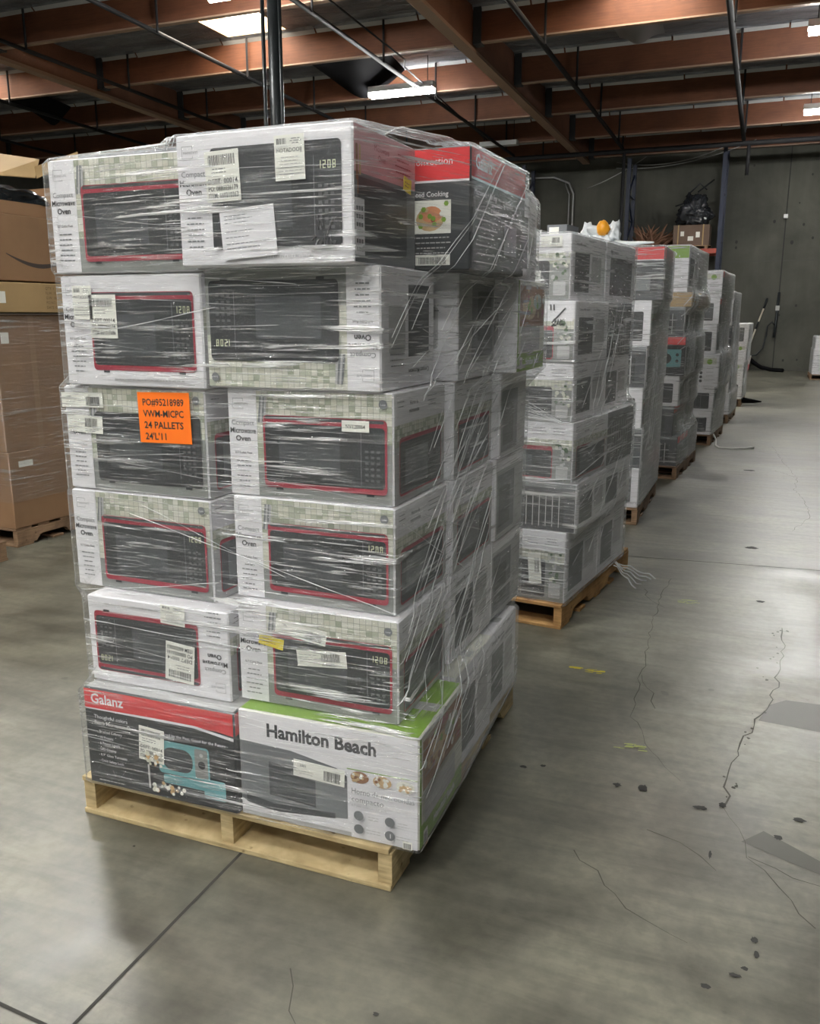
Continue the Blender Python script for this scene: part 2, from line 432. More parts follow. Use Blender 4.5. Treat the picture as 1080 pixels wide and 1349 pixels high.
dashes(-.56, 3.49, .07, .035, ypaint, 'worn_yellow_paint', 1); dashes(-.65, 3.5, .03, .02, ypaint, 'worn_yellow_paint', 4)
dashes(-.33, 2.87, .09, .045, gpaint, 'worn_green_paint', 2); dashes(-.28, 4.6, .12, .06, gpaint, 'worn_green_paint', 3)

# roof deck in bays with skylight openings, silver faced
PY = [26.15 - 2.67 * i for i in range(14)]        # purlin lines
holes = [(x - .62, x + .62, y - 1.2, y + 1.2) for x, y in SKYLIGHTS]
g = G()
ys = sorted(set([YB, YW] + [h for q in holes for h in q[2:]])); xs = sorted(set([X0, X1] + [h for q in holes for h in q[:2]]))
for i in range(len(xs) - 1):
    for j in range(len(ys) - 1):
        cx, cy = (xs[i] + xs[i + 1]) / 2, (ys[j] + ys[j + 1]) / 2
        if any(a < cx < b and c < cy < d for a, b, c, d in holes): continue
        k = max(1, int((ys[j + 1] - ys[j]) / .6)); kx = max(1, int((xs[i + 1] - xs[i]) / 1.2))
        for jj in range(k):
            for ii in range(kx):
                xa = xs[i] + (xs[i + 1] - xs[i]) * ii / kx; xb = xs[i] + (xs[i + 1] - xs[i]) * (ii + 1) / kx
                ya = ys[j] + (ys[j + 1] - ys[j]) * jj / k; yb = ys[j] + (ys[j + 1] - ys[j]) * (jj + 1) / k
                def zz(x, y):
                    d = min(abs(y - p) for p in PY); sag = .07 * min(1, d / .9) + .025 * math.sin(x * 3.1 + y) * min(1, d)
                    return roofz(y) - sag * (0 if any(a - .01 <= x <= b + .01 and c - .01 <= y <= e + .01 for a, b, c, e in holes) else 1)
                g.add([(xa, ya, zz(xa, ya)), (xa, yb, zz(xa, yb)), (xb, yb, zz(xb, yb)), (xb, ya, zz(xb, ya))], [(0, 1, 2, 3)], foil)
# closed upper skin so the deck has thickness
for i in range(len(xs) - 1):
    for j in range(len(ys) - 1):
        cx, cy = (xs[i] + xs[i + 1]) / 2, (ys[j] + ys[j + 1]) / 2
        if any(a < cx < b and c < cy < d for a, b, c, d in holes): continue
        g.add([(xs[i], ys[j], roofz(ys[j]) + .06), (xs[i + 1], ys[j], roofz(ys[j]) + .06), (xs[i + 1], ys[j + 1], roofz(ys[j + 1]) + .06), (xs[i], ys[j + 1], roofz(ys[j + 1]) + .06)], [(0, 1, 2, 3)], foil)
ceiling = tag(g.build('ceiling', smooth=True), 'silver insulated roof deck above brown purlins', kind='structure')
GX = [-21.1, -13.1, -5.1, 2.9]
for x in GX:
    g = G(); g.beam((x, YB, gz(YB) + .37), (x, YW, gz(YW) + .37), .17, .66, girdwood)
    g.beam((x, YB, gz(YB) + .02), (x, YW, gz(YW) + .02), .20, .06, flange)
    g.build('roof_girder', ceiling)
for py in PY:
    z = gz(py)
    g = G()
    g.bbox((X0, py - .045, z + .14), (X1, py + .045, z + .69), glulam)
    g.bbox((X0, py - .055, z + .115), (X1, py + .055, z + .14), flange)
    rd = random.Random(int(py * 10)); x = X0
    while x < X1:
        dz_ = rd.uniform(-.012, .012); g.add([(x, py - .047, z + .60 + dz_), (x + 1.97, py - .047, z + .60 - dz_), (x + 1.97, py - .10, z + .655), (x, py - .10, z + .655)], [(0, 1, 2, 3)], foiledge); g.add([(x, py - .10, z + .655), (x + 1.97, py - .10, z + .655), (x + 1.97, py - .16, z + .70), (x, py - .16, z + .70)], [(0, 1, 2, 3)], foil); x += 2.0
    g.build('roof_purlin', ceiling)
    for gx in GX:
        g = G()
        for s in (-1, 1):
            g.bbox((gx + s * .10, py - .11, z + .10), (gx + s * .24, py - .075, z + .66), bracket)
            g.bbox((gx + s * .10, py + .075, z + .10), (gx + s * .24, py + .11, z + .66), bracket)
            g.bbox((gx + s * .10, py - .11, z + .09), (gx + s * .24, py + .11, z + .125), bracket)
        g.build('purlin_hanger', ceiling)
# skylights
lens = mat('skylight_lens', (.9, .9, .9), .4, emit=(1.0, .93, .80), es=SKY_POWER)
curb = mat('skylight_curb', (.55, .40, .25), .6)
NSK = ['far left, over the second girder bay', 'upper left, bright behind the dark column', 'top right, above the lit purlin', 'added unseen over the left aisle', 'added unseen behind the camera']
for i, (x, y) in enumerate(SKYLIGHTS):
    e = empty('skylight', (x, y, roofz(y)))
    tag(e, 'glowing flat rooftop skylight, ' + NSK[i], 'skylight', 'roof skylights')
    g = G()
    for s in (-1, 1):
        g.bbox((s * .62, -1.2, -.02), (s * .66, 1.2, .30), curb); g.bbox((-.66, s * 1.2, -.02), (.66, s * 1.24, .30), curb)
    g.build('curb', e)
    g = G(); g.bbox((-.66, -1.24, .27), (.66, 1.24, .30), lens); g.build('lens', e)

# wall details
trim = mat('wall_joint', (.03, .03, .028), .9)
g = G(); g.bbox((.285, YW - .012, .9), (.315, YW + .01, 6.6), trim); g.bbox((.285, YW - .012, 0), (.315, YW + .01, .9), trim)
tag(g.build('trim_1'), 'dark vertical joint between wall panels', kind='structure')
g = G(); g.bbox((-8.3, YW - .008, 2.92), (9, YW + .01, 2.945), mat('wall_reveal', (.075, .075, .065), .9))
tag(g.build('trim_2'), 'faint horizontal line in the far wall', kind='structure')
g = G(); g.bbox((-7.5, YW - .012, 0), (-7.47, YW + .01, 6.6), trim); tag(g.build('trim_3'), 'dark vertical joint behind the racks', kind='structure')
for i, (x, z, r0) in enumerate([(.02, 3.95, .06), (.75, 3.85, .05), (1.0, 3.5, .05), (.75, 1.75, .05), (.35, 1.5, .04), (-.9, 3.3, .05), (.6, 4.4, .03), (.85, 5.1, .04), (.55, .28, .05), (.9, .3, .04), (.5, 3.4, .07), (-.9, 3.45, .06), (1.3, 2.6, .04), (-.6, 5.4, .04)]):
    g = G(); g.add([(x + r0 * .6 * math.cos(a * .7854), YW - .004, z + r0 * .8 * math.sin(a * .7854)) for a in range(8)][::-1], [tuple(range(8))], trim)
    o = g.build('wall_hole', bpy.data.objects['wall_far'])

# ------------------------------------------------------------------ light fixtures
led = mat('led_tube', (1, 1, 1), .4, emit=(1.0, .99, .95), es=LED_POWER)
house = mat('fixture_white', (.62, .63, .62), .45)
NL = ['hanging left of the big girder, second from the far wall', 'lit at the right edge, nearest the far wall', 'lit at the top right edge', '',
      'added unseen over the nearest pallet', 'added unseen above the camera, right', 'added unseen just behind the camera', 'added unseen behind the camera, left', 'added unseen furthest behind the camera', 'left aisle, third row', 'left aisle over the brown cartons', 'added unseen over the left of the nearest pallet', 'far left, third row']
for i, (x, y, L, on) in enumerate(LEDS):
    z = gz(y) + .02
    e = empty('strip_light', (x, y, z))
    tag(e, ('white LED strip light ' + NL[i]) if on else 'unlit grey strip light hanging near the far wall', 'ceiling light', 'LED strip lights' if on else None)
    g = G(); g.bbox((-L / 2, -.09, .03), (L / 2, .09, .12), house); g.bbox((-L / 2, -.12, .0), (L / 2, .12, .035), house)
    g.build('housing', e, bevel=.005)
    if on:
        for s in (-1, 1):
            g = G(); g.tube([(-L / 2 + .02, s * .07, -.04), (L / 2 - .02, s * .07, -.04)], .045, led, 10); g.build('tube', e, smooth=False)
    for s in (-1, 1):
        g = G(); g.tube([(s * L * .4, 0, .12), (s * L * .4, 0, .60)], .008, pipe_m, 6); g.build('suspension_rod', e)

# ------------------------------------------------------------------ pipes under the roof
def pipe(x, y0, y1, r, label, drop=.02, hang=True, off=.6):
    e = empty('sprinkler_pipe', (x, 0, 0)); tag(e, label, 'pipe', 'pipes running towards the far wall')
    g = G(); g.tube([(0, y0, gz(y0) + drop), (0, y1, gz(y1) + drop)], r, pipe_m, 8); g.build('pipe_run', e, smooth=True)
    if hang:
        for py in PY:
            if y0 < py - off < y1:
                g = G(); yy = py - off * 0 - .12; zt = gz(yy) + .65
                g.tube([(0.05, yy, gz(yy) + drop - .02), (0.05, yy, zt)], .022, pipe_m, 6); g.build('hanger_rod', e)
pipe(-3.8, YB, 24.3, .045, 'black sprinkler pipe just right of the big girder', -.02)
pipe(-6.7, YB, 24.3, .038, 'black sprinkler pipe just left of the big girder', -.02)
pipe(-9.5, YB, 24.3, .038, 'black sprinkler pipe passing behind the dark column', .0)
pipe(-12.25, YB, 24.3, .038, 'black sprinkler pipe just right of the left girder')
pipe(-15.4, YB, 24.3, .038, 'black sprinkler pipe left of the left girder')
pipe(-.85, YB, 24.3, .05, 'black sprinkler pipe at the upper right', -.02)
pipe(-18.5, YB, 24.3, .035, 'black sprinkler pipe furthest left')
g = G(); g.tube([(-6.25, 8, gz(8) + .05), (-6.35, 15.6, gz(15.6) + .05), (-6.6, 16.2, gz(16) + .1), (-7.0, 22.8, gz(22.8) + .1)], .016, pipe_m, 6)
tag(g.build('electrical_conduit', smooth=True), 'thin grey conduit beside the lit strip light', 'conduit')
e = empty('main_pipe', (0, 24.35, gz(24.35))); tag(e, 'thick black pipe crossing under the roof near the far wall', 'pipe')
g = G(); g.tube([(X0, 0, -.1), (X1, 0, -.1)], .06, pipe_m, 10); g.build('pipe_run', e, smooth=True)
for x in (-11, -8, -5.9, -3.8, -.85, 2):
    g = G(); g.tube([(x, 0, -.1), (x, 0, .6)], .02, pipe_m, 6); g.build('hanger_rod', e)
for x, zb in ((-.72, 4.9), (-3.75, 2.2)):
    g = G(); g.tube([(x, 0, zb - gz(24.35)), (x, 0, -.1)], .045, pipe_m, 8); g.build('drop_pipe', e, smooth=True)
g = G()
pts = [(-9.6, 26.2, 5.35), (-7.2, 26.2, 5.4), (-6.0, 26.2, 5.38), (-5.55, 26.2, 5.2), (-5.42, 26.2, 4.9), (-5.42, 26.2, 2.2), (-5.42, 26.2, .3)]
g.tube(pts, .03, galv, 6); g.tube([(p[0] - .12, p[1], p[2] - .0) for p in pts[3:]], .02, galv, 6)
tag(g.build('wall_conduit', smooth=True), 'pale conduit bending down the dark wall below the girder end', 'conduit')
g = G()
for k, (xa, za, xb, zb, sg) in enumerate([(-4.2, 5.65, -1.2, 5.95, .25), (-4.2, 5.5, -.6, 6.0, .22), (-5.0, 5.0, -3.4, 5.75, .06)]):
    g.tube([(xa + (xb - xa) * t / 12, 26.0, za + (zb - za) * t / 12 - sg * 4 * (t / 12) * (1 - t / 12)) for t in range(13)], .012, galv, 5)
tag(g.build('slack_cable', smooth=True), 'slack grey cables looping below the roof at the far wall', 'cable')

# dark column
e = empty('steel_column', (-5.1, 8.86, 0)); tag(e, 'dark steel column rising behind the nearest pallet', 'column')
g = G(); g.tube([(0, 0, .02), (0, 0, gz(8.86) - .02)], .075, steel, 20); g.build('column_tube', e, smooth=True)
g = G(); g.bbox((-.16, -.16, 0), (.16, .16, .02), steel); g.build('base_plate', e)
g = G(); g.bbox((-.12, -.14, gz(8.86) - .05), (.12, .14, gz(8.86) - .012), steel); g.build('cap_plate', e)
g = G(); g.tube([(-.115, -.045, .05), (-.115, -.045, gz(8.86) - .05)], .022, steel, 8); g.tube([(.10, -.06, .05), (.10, -.06, gz(8.86) - .05)], .02, steel, 8)
g.build('conduit', e, smooth=True)

# sagging black sheet under the deck by the lit fixture, and a hanging foil scrap at the upper right
def sheet(name, x0, x1, y0, y1, zt, sag, m, label):
    g = G(); nx, ny = 14, 8; vs_ = []; th = .015
    for t in (0, 1):
        for j in range(ny + 1):
            for i in range(nx + 1):
                u, v = i / nx, j / ny
                z = zt - sag * (v ** 1.5) * (1 - (2 * u - .9) ** 2 * .7) - .04 * math.sin(u * 9 + v * 4)
                vs_.append((x0 + (x1 - x0) * u, y0 + (y1 - y0) * v, z - t * th))
    q = (nx + 1) * (ny + 1); fs = []
    for j in range(ny):
        for i in range(nx):
            a = j * (nx + 1) + i; f = (a, a + 1, a + nx + 2, a + nx + 1)
            fs.append(f); fs.append(tuple(q + k for k in reversed(f)))
    g.add(vs_, fs, m); o = g.build(name, smooth=True); tag(o, label, 'insulation'); return o
blackm = mat('black_backing', (.006, .006, .007), .95, spec=.1)
sheet('torn_insulation', -8.75, -7.2, 15.65, 17.7, roofz(16.5) - .12, .52, blackm, 'black torn insulation sagging beside the lit strip light')
foils = mat('loose_foil', (.34, .36, .38), .3, .6)
sheet('torn_insulation', -2.9, -2.1, 16.2, 17.6, roofz(16.5) - .08, .13, foils, 'loose silver insulation flap hanging at the upper right')
sheet('torn_insulation', -16.9, -15.9, 15.6, 17.8, roofz(16.5) - .12, .4, blackm, 'black torn insulation at the far upper left')

# ------------------------------------------------------------------ pallets
def pallet(x, y, yaw, m, label, w=1.016, d=1.219, name='wooden_pallet'):
    """x, y is the front right corner; local -x to the left, +y to the back"""
    e = empty(name, (x, y, 0), yaw); tag(e, label, 'pallet', 'wooden pallets under the loads')
    rd = random.Random(int(y * 100))
    nb = 7; bw = .095
    for i in range(nb):
        yy = (d - bw) * i / (nb - 1); ww = .135 if i in (0, nb - 1) else bw
        y0 = 0 if i == 0 else (d - ww if i == nb - 1 else yy)
        g = G(); g.bbox((-w + rd.uniform(0, .006), y0, .107), (-rd.uniform(0, .008), y0 + ww, .123), m); g.build('deck_board', e, bevel=.0025)
    for i, xx in enumerate((-w, -w / 2 - .02, -.04)):
        # notched stringer profile
        pr = [(0.008, .016), (.16, .016), (.19, .05), (.21, .056), (.40, .056), (.42, .05), (.45, .016), (d - .45, .016), (d - .42, .05), (d - .40, .056), (d - .21, .056), (d - .19, .05), (d - .16, .016), (d - .008, .016), (d - .008, .107), (.008, .107)]
        g = G(); k = len(pr)
        vs_ = [(xx, a, b) for a, b in pr] + [(xx + .04, a, b) for a, b in pr]
        # caps split in convex strips
        cap = [(0, 1, 14 if False else 1)]
        fs = [(i_, (i_ + 1) % k, (i_ + 1) % k + k, i_ + k) for i_ in range(k)]
        g.add(vs_, fs, m)
        top = .107
        segs = [(0, 1), (1, 2), (2, 3), (3, 4), (4, 5), (5, 6), (6, 7), (7, 8), (8, 9), (9, 10), (10, 11), (11, 12), (12, 13)]
        for a, b in segs:
            for xo, rev in ((xx, False), (xx + .04, True)):
                q = [(xo, pr[a][0], pr[a][1]), (xo, pr[a][0], top), (xo, pr[b][0], top), (xo, pr[b][0], pr[b][1])]
                g.add(q if rev is False else q[::-1], [(0, 1, 2, 3)], m)
        g.build('stringer', e)
    for yy, ww in ((0, .135), (.30, .09), (d / 2 - .045, .09), (d - .39, .09), (d - .135, .135)):
        g = G(); g.bbox((-w, yy, 0.0), (0, yy + ww, .016), m); g.build('bottom_board', e, bevel=.0025)
    return e

# ------------------------------------------------------------------ cartons
def tile_wall(p, x, y, w, h, cell=.0165):
    p.rect(x, y, w, h, grout)
    L = [[] for _ in tiles]; nx = max(1, int(w / cell)); ny = max(1, int(round(h / cell)))
    cw, ch = w / nx, h / ny
    for i in range(nx):
        for j in range(ny):
            L[random.choice((0, 1, 1, 3, 2, 3))].append((x + i * cw + .0006, y + j * ch + .0006, cw - .0012, ch - .0012))
    for l, m in zip(L, tiles):
        p.rects(l, m); p.k -= p.STEP
    p.k += p.STEP
def oven(p, x, y, w, h, frame, body=black, clock=True):
    p.rrect(x, y, w, h, .012, frame)
    if frame is not body:
        p.rrect(x + .006, y + h - .010, w - .014, .008, .004, dark)
        p.rrect(x + .006, y + .014, w - .012, h - .034, .010, body)
    kx = x + w * .80
    p.rrect(x + w * .13, y + h * .20, w * .50, h * .52, .004, dark)
    p.rect(kx - .001, y + h * .12, .0012, h * .74, grey)
    if clock:
        L = []; dh, dw, t = .017, .0075, .0017; bx, by = kx + w * .03, y + h * .735
        SEG = {'1': 'bc', '2': 'abged', '0': 'abcdef', '8': 'abcdefg'}
        for i, c in enumerate('1208'):
            ox = bx + i * .0125
            R_ = dict(a=(ox, by + dh - t, dw, t), g=(ox, by + dh / 2 - t / 2, dw, t), d=(ox, by, dw, t), f=(ox, by + dh / 2, t, dh / 2), e=(ox, by, t, dh / 2), b=(ox + dw - t, by + dh / 2, t, dh / 2), c=(ox + dw - t, by, t, dh / 2))
            L += [R_[q] for q in SEG[c]]
        p.rects(L, led_digit)
    keys = []
    for i in range(3):
        for j in range(6): keys.append((kx + w * .03 + i * w * .045, y + h * (.17 + j * .078), w * .026, h * .032))
    p.rects(keys, mat('print_key', (.085, .09, .092), .4))
    p.rect(x + w * .1, y - .006, w * .06, .006, black); p.rect(x + w * .84, y - .006, w * .06, .006, black)
def strip(p, w, h, sw):
    p.rect(0, 0, sw, h, white)
    p.rects([(.014, h - .050, .001, .028), (.014, h - .023, .030, .001), (.014, h - .050, .030, .001), (.044, h - .030, .001, .008), (.044, h - .050, .001, .006)], grey)
    p.text('MAINSTAYS', .018, h - .040, .0085, grey, fit=.042)
    p.text('Compact', sw / 2, h - .092, .0185, grey, 'c', .006)
    p.text('Microwave', sw / 2, h - .113, .0200, ink, 'c', .02, fit=sw * .93)
    p.text('Oven', sw / 2, h - .134, .0205, ink, 'c', .025)
    p.text('0.7 Cubic Feet', sw / 2, h - .168, .0095, ink, 'c', .008, fit=sw * .62)
    p.lines(sw / 2, h - .188, sw * .6, 6, .0135, grey, .003)
def d_tile(p, w, h, frame=crim, clock=True):
    sw = .085
    tile_wall(p, sw, h * .55, w - sw, h * .45)
    p.rect(sw, 0, w - sw, h * .55, stone)
    tile_wall(p, sw, h * .30, .02, h * .26)
    strip(p, w, h, sw)
    # cutting boards leaning behind the oven
    for k in range(4): p.poly([(sw + .004 + k * .006, h * .70), (sw + .010 + k * .006, h * .70), (sw + .018 + k * .005, h * .95), (sw + .012 + k * .005, h * .95)], (grey, lgrey)[k % 2])
    oven(p, sw + .020, .026, w - sw - .032, h * .68, frame, clock=clock)
    p.circ(w - .022, h - .024, .0115, grey); p.text('Low', w - .022, h - .027, .008, white, 'c')
def d_plain(p, w, h, frame=crim, clock=True):
    sw = .088
    p.rect(0, 0, w, h, white); strip(p, w, h, sw)
    oven(p, sw + .006, .040, w - sw - .026, h * .72, frame, clock=clock)
    p.lines(w * .62, .014, w * .55, 1, .01, lgrey, .004, rnd=.1)
    p.text('COMPACT MICROWAVE OVEN 0.7 CU FT', w * .36, .013, .008, grey)
def d_topblack(p, w, h):
    sw = .088
    p.rect(0, 0, w, h, white); strip(p, w, h, sw)
    oven(p, sw + .006, .034, w - sw - .030, h * .78, black)
    p.text('0.7 PIES CUBICOS / 0.7 CU.FT. / 17.3 IN x 12.9 IN x 10.2 IN', w * .28, .012, .0095, grey, fit=w * .68)
def d_side(p, w, h, ov=crim, head=white, tag_='Horno de microondas'):
    """narrow end of a compact oven carton"""
    p.rect(0, 0, w, h, lgrey)
    tile_wall(p, 0, h * .52, w, h * .22)
    p.rect(0, h * .72, w, h * .28, head)
    p.text('Horno de', w * .36, h * .88, .015, ink, 'c', .01); p.text('microondas', w * .36, h * .81, .015, ink, 'c', .01)
    p.lines(w * .72, h * .92, w * .25, 3, .012, grey, .0025); p.lines(w * .11, h * .92, w * .14, 2, .012, grey, .0025)
    p.rrect(w * .08, h * .06, w * .84, h * .54, .012, ov)
    p.rrect(w * .09, h * .08, w * .82, h * .48, .01, dark)
    p.rect(w * .18, h * .16, w * .45, h * .32, grey)
def d_end(p, w, h, ov=crim, name='Microwave'):
    """printed end with header, oven picture and herbs in a pot"""
    p.rect(0, 0, w, h, stone); tile_wall(p, 0, h * .55, w, h * .2)
    p.rect(0, h * .72, w, h * .28, white)
    p.text('Compact', w * .22, h * .90, .014, crim, 'c'); p.text('Microwave', w * .22, h * .835, .017, ink, 'c', .012); p.text('Oven', w * .22, h * .77, .015, ink, 'c', .01)
    p.lines(w * .55, h * .9, w * .2, 3, .014, grey, .003); p.lines(w * .82, h * .9, w * .2, 3, .014, grey, .003)
    p.rrect(-.0 + w * .02, h * .05, w * .72, h * .55, .012, ov); p.rrect(w * .03, h * .07, w * .70, h * .46, .01, black)
    p.rect(w * .12, h * .16, w * .34, h * .28, dark)
    for k in range(22):
        x = w * random.uniform(.78, .97); y = h * random.uniform(.28, .70); p.circ(x, y, random.uniform(.005, .011), random.choice((olive, lgrey, olive, tiles[1])), q=6)
    p.rrect(w * .80, h * .06, w * .16, h * .22, .006, lgrey)
def d_spec(p, w, h):
    """plain white side with printed specification"""
    p.rect(0, 0, w, h, white); p.rect(w * .1, h * .12, w * .42, h * .62, dark); p.rrect(w * .58, h * .3, w * .3, h * .4, .01, lgrey)
    p.text('Compact Microwave', w * .1, h * .85, .018, ink, 'l', .01); p.lines(w * .73, h * .8, w * .35, 4, .014, grey, .003)
def d_shaded(p, w, h):
    """carton side with its shade put into greyed print colours"""
    p.rect(0, 0, w, h, lgrey); p.rect(w * .04, h * .06, w * .62, h * .74, grey); p.rect(w * .1, h * .14, w * .4, h * .5, dark); p.rect(0, h * .86, w, h * .14, white)
def d_retro(p, w, h):
    p.rect(0, 0, w, h, black); p.rect(0, h * .80, w, h * .20, red)
    p.poly([(0, h * .79), (w * .75, h * .79), (w, h * .73), (w, h * .76), (w * .75, h * .815), (0, h * .815)], white)
    p.poly([(0, h * .80), (w * .75, h * .825), (w, h * .78), (w, h), (0, h)], red)
    p.text('Galanz', .022, h * .86, .042, white, 'l', .02)
    p.text('Thoughtful colors', .03, h * .70, .0165, white); p.text('Retro Microwave Oven', .03, h * .64, .0155, white, 'l', .01)
    p.text('Inspired by the Past, Good for the Future', w * .50, h * .655, .0135, white, fit=w * .45)
    for i, s in enumerate(('Brushed Country', '10 Presets', '6 Power Levels', 'LED Display', '8.9" Glass Turntable', 'Child Safety Lock')):
        p.text('- ' + s, .038, h * (.555 - i * .062), .0115, white, fit=.15)
    # teal retro oven picture and popcorn
    p.rrect(w * .50, h * .27, w * .34, h * .34, .012, teal); p.rrect(w * .53, h * .31, w * .20, h * .24, .03, dark)
    p.rrect(w * .745, h * .29, w * .085, h * .30, .006, stone); p.circ(w * .79, h * .43, .012, black); p.circ(w * .79, h * .53, .006, lgrey)
    p.rrect(w * .53, h * .17, w * .40, h * .09, .006, teal); p.rrect(w * .80, h * .10, w * .14, h * .2, .006, teal)
    for k in range(46):
        x, y = (w * random.uniform(.42, .52), h * random.uniform(.33, .50)) if k % 2 else (w * random.uniform(.46, .68), h * random.uniform(.08, .17))
        p.circ(x, y, random.uniform(.004, .008), random.choice((cream, tan, tiles[1])), q=6)
    p.rect(w * .44, h * .1, w * .012, h * .25, lgrey)
    p.lines(.09, .02, .12, 1, .01, lgrey, .003)
def d_galanz(p, w, h, name='Microwave + Air Fry', full=True):
    p.rect(0, 0, w, h, dark); p.rect(0, h * .76, w, h * .24, red); p.rect(0, h * .745, w, h * .02, white)
    p.text('Galanz', w * .06, h * .845, .050 if full else .03, white, 'l', .02)
    p.text(name, w * .05, h * .63, .022, white, fit=w * .6)
    p.lines(w * .26, h * .5, w * .4, 7, .022, lgrey, .004)
    p.rect(w * .55, h * .12, w * .38, h * .4, black); p.rect(w * .58, h * .17, w * .25, h * .28, grey)
def d_galanz_end(p, w, h):
    p.rect(0, 0, w, h, dark); p.rect(0, h * .74, w, h * .26, red); p.rect(0, h * .725, w, h * .018, white)
    p.text('Convection', w * .66, h * .87, .026, white); p.text('Speed Cooking', w * .66, h * .61, .018, white, 'l', .015)
    p.rect(w * .68, h * .30, w * .22, h * .28, cream); p.circ(w * .78, h * .42, w * .08, tan, h * .10); p.circ(w * .79, h * .46, w * .06, mat('print_salmon', (.62, .25, .12), .5), h * .07)
    for k in range(14): p.circ(w * random.uniform(.70, .88), h * random.uniform(.34, .55), .007, random.choice((green, tan, crim, cream)), q=6)
    p.lines(w * .79, h * .26, w * .24, 4, .013, lgrey, .003)
    p.rect(w * .70, h * .03, w * .20, h * .09, cream); p.barcode(w * .72, h * .04, w * .16, h * .06, ink)
def d_hb(p, w, h):
    p.rect(0, 0, w, h, white)
    p.text('Hamilton Beach', w * .16, h * .795, .053, ink, 'l', .035, fit=w * .62)
    p.rect(0, 0, w, h * .04, lgrey)
    # dark oven in perspective, green rule, food rings, text panel
    p.poly([(0, h * .72), (w * .30, h * .70), (w * .56, h * .62), (w * .62, h * .56), (w * .62, h * .16), (w * .2, h * .08), (w * .04, h * .12), (0, h * .16)], grey)
    p.poly([(w * .17, h * .56), (w * .44, h * .52), (w * .44, h * .20), (w * .17, h * .24)], dark)
    p.poly([(w * .03, h * .13), (w * .2, h * .085), (w * .55, h * .14), (w * .55, h * .19), (w * .2, h * .16), (w * .03, h * .2)], dark)
    p.rect(w * .64, 0, w * .36, h * .52, white)
    p.rect(w * .62, h * .635, w * .38, h * .008, green)
    for i, m in enumerate((brown, tan, tiles[3])):
        cx = w * (.69 + i * .125); p.circ(cx, h * .575, .026, (brown, tan, cream)[i], .017)
        for k in range(12): p.circ(cx + random.uniform(-.019, .019), h * .575 + random.uniform(-.010, .010), .005, random.choice(((tan, cream), (brown, cream), (tan, tiles[1]))[i]), q=6)
    p.text('Horno de microondas', w * .65, h * .435, .023, grey, fit=w * .34); p.text('compacto', w * .65, h * .36, .023, grey)
    p.text('0.7 pies cubicos / 0.7 cu.ft.', w * .65, h * .315, .0095, lgrey, fit=w * .28)
    for i in range(2):
        for j in range(2):
            p.circ(w * (.69 + i * .17), h * (.235 - j * .125), .014, grey); p.lines(w * (.77 + i * .16), h * (.24 - j * .125), w * .08, 2, .008, lgrey, .002)
    p.text('1', w * .86, h * .09, .018, white, 'c', .01)
    p.rect(w * .93, h * .02, w * .05, h * .07, cream); p.barcode(w * .935, h * .025, w * .04, h * .05, ink)
def d_hb_side(p, w, h):
    p.rect(0, 0, w, h, warm); p.rect(0, 0, w, h * .20, green); p.rect(0, 0, .012, h, green)
    p.text('Hamilton Beach', w * .30, h * .06, .032, white, 'l', .02, fit=w * .5)
    p.rect(w * .06, h * .5, w * .9, h * .45, brown); p.circ(w * .4, h * .7, w * .25, tan, h * .13); p.circ(w * .7, h * .78, w * .16, tiles[0], h * .09)
    for k in range(22): p.circ(w * random.uniform(.1, .9), h * random.uniform(.54, .92), .012, random.choice((tan, brown, green, cream, crim)), q=6)
    p.rect(w * .06, h * .22, w * .7, h * .26, lgrey); p.rect(w * .03, h * .03, w * .09, h * .13, cream); p.barcode(w * .04, h * .04, w * .07, h * .09, ink)
def d_hb_tall(p, w, h):
    p.rect(0, 0, w, h, white); p.rect(0, h * .74, w, h * .26, green); p.text('Beach', w * .02, h * .80, .05, white, 'l', .02)
    p.text('R', w * .62, h * .76, .02, white); p.lines(w * .5, h * .6, w * .7, 3, .03, lgrey, .005); p.lines(w * .5, h * .3, w * .6, 2, .03, lgrey, .005)
def d_whitebox(p, w, h):
    p.rect(0, 0, w, h, white); p.rrect(w * .12, h * .10, w * .78, h * .66, .012, black); p.rrect(w * .17, h * .2, w * .44, h * .46, .006, dark); p.rect(w * .70, h * .12, .004, h * .6, grey); p.text('Microwave', w * .12, h * .82, .028, ink, 'l', .015)
def d_whiteleft(p, w, h):
    p.rect(0, 0, w, h, white); p.rrect(w * .45, h * .12, w * .42, h * .7, .012, dark); p.rect(w * .52, h * .24, w * .16, h * .46, black); p.lines(w * .22, h * .8, w * .25, 5, .035, grey, .007)
def d_dark(p, w, h):
    p.rect(0, 0, w, h, dark); p.rrect(w * .1, h * .12, w * .75, h * .6, .012, black)
    p.rects([(w * (.15 + .09 * k), h * .08, w * .012, h * .7) for k in range(8)], lgrey); p.rect(0, h * .9, w, h * .1, grey)
def d_teal(p, w, h):
    p.rect(0, 0, w, h, black); p.rect(0, h * .80, w, h * .2, red); p.rrect(w * .48, h * .22, w * .46, h * .46, .012, teal)
    p.circ(w * .66, h * .44, w * .11, black, h * .14); p.circ(w * .87, h * .54, .014, black); p.circ(w * .87, h * .38, .014, black)
def d_hbspec(p, w, h):
    p.rect(0, 0, w, h, white); p.rect(w * .05, h * .70, w * .9, h * .2, tiles[1]); p.circ(w * .8, h * .78, .03, green); p.text('Beach', w * .1, h * .9, .03, ink, 'l', .015)
    for k in range(4): p.circ(w * .62, h * (.56 - k * .13), .017, ink)
    p.lines(w * .82, h * .56, w * .24, 4, .042, lgrey, .008)
def d_redside(p, w, h):
    p.rect(0, 0, w, h, dark); p.rect(0, h * .78, w, h * .22, red); p.rrect(w * .15, h * .15, w * .55, h * .5, .01, black); p.lines(w * .5, h * .7, w * .5, 2, .02, lgrey, .005)
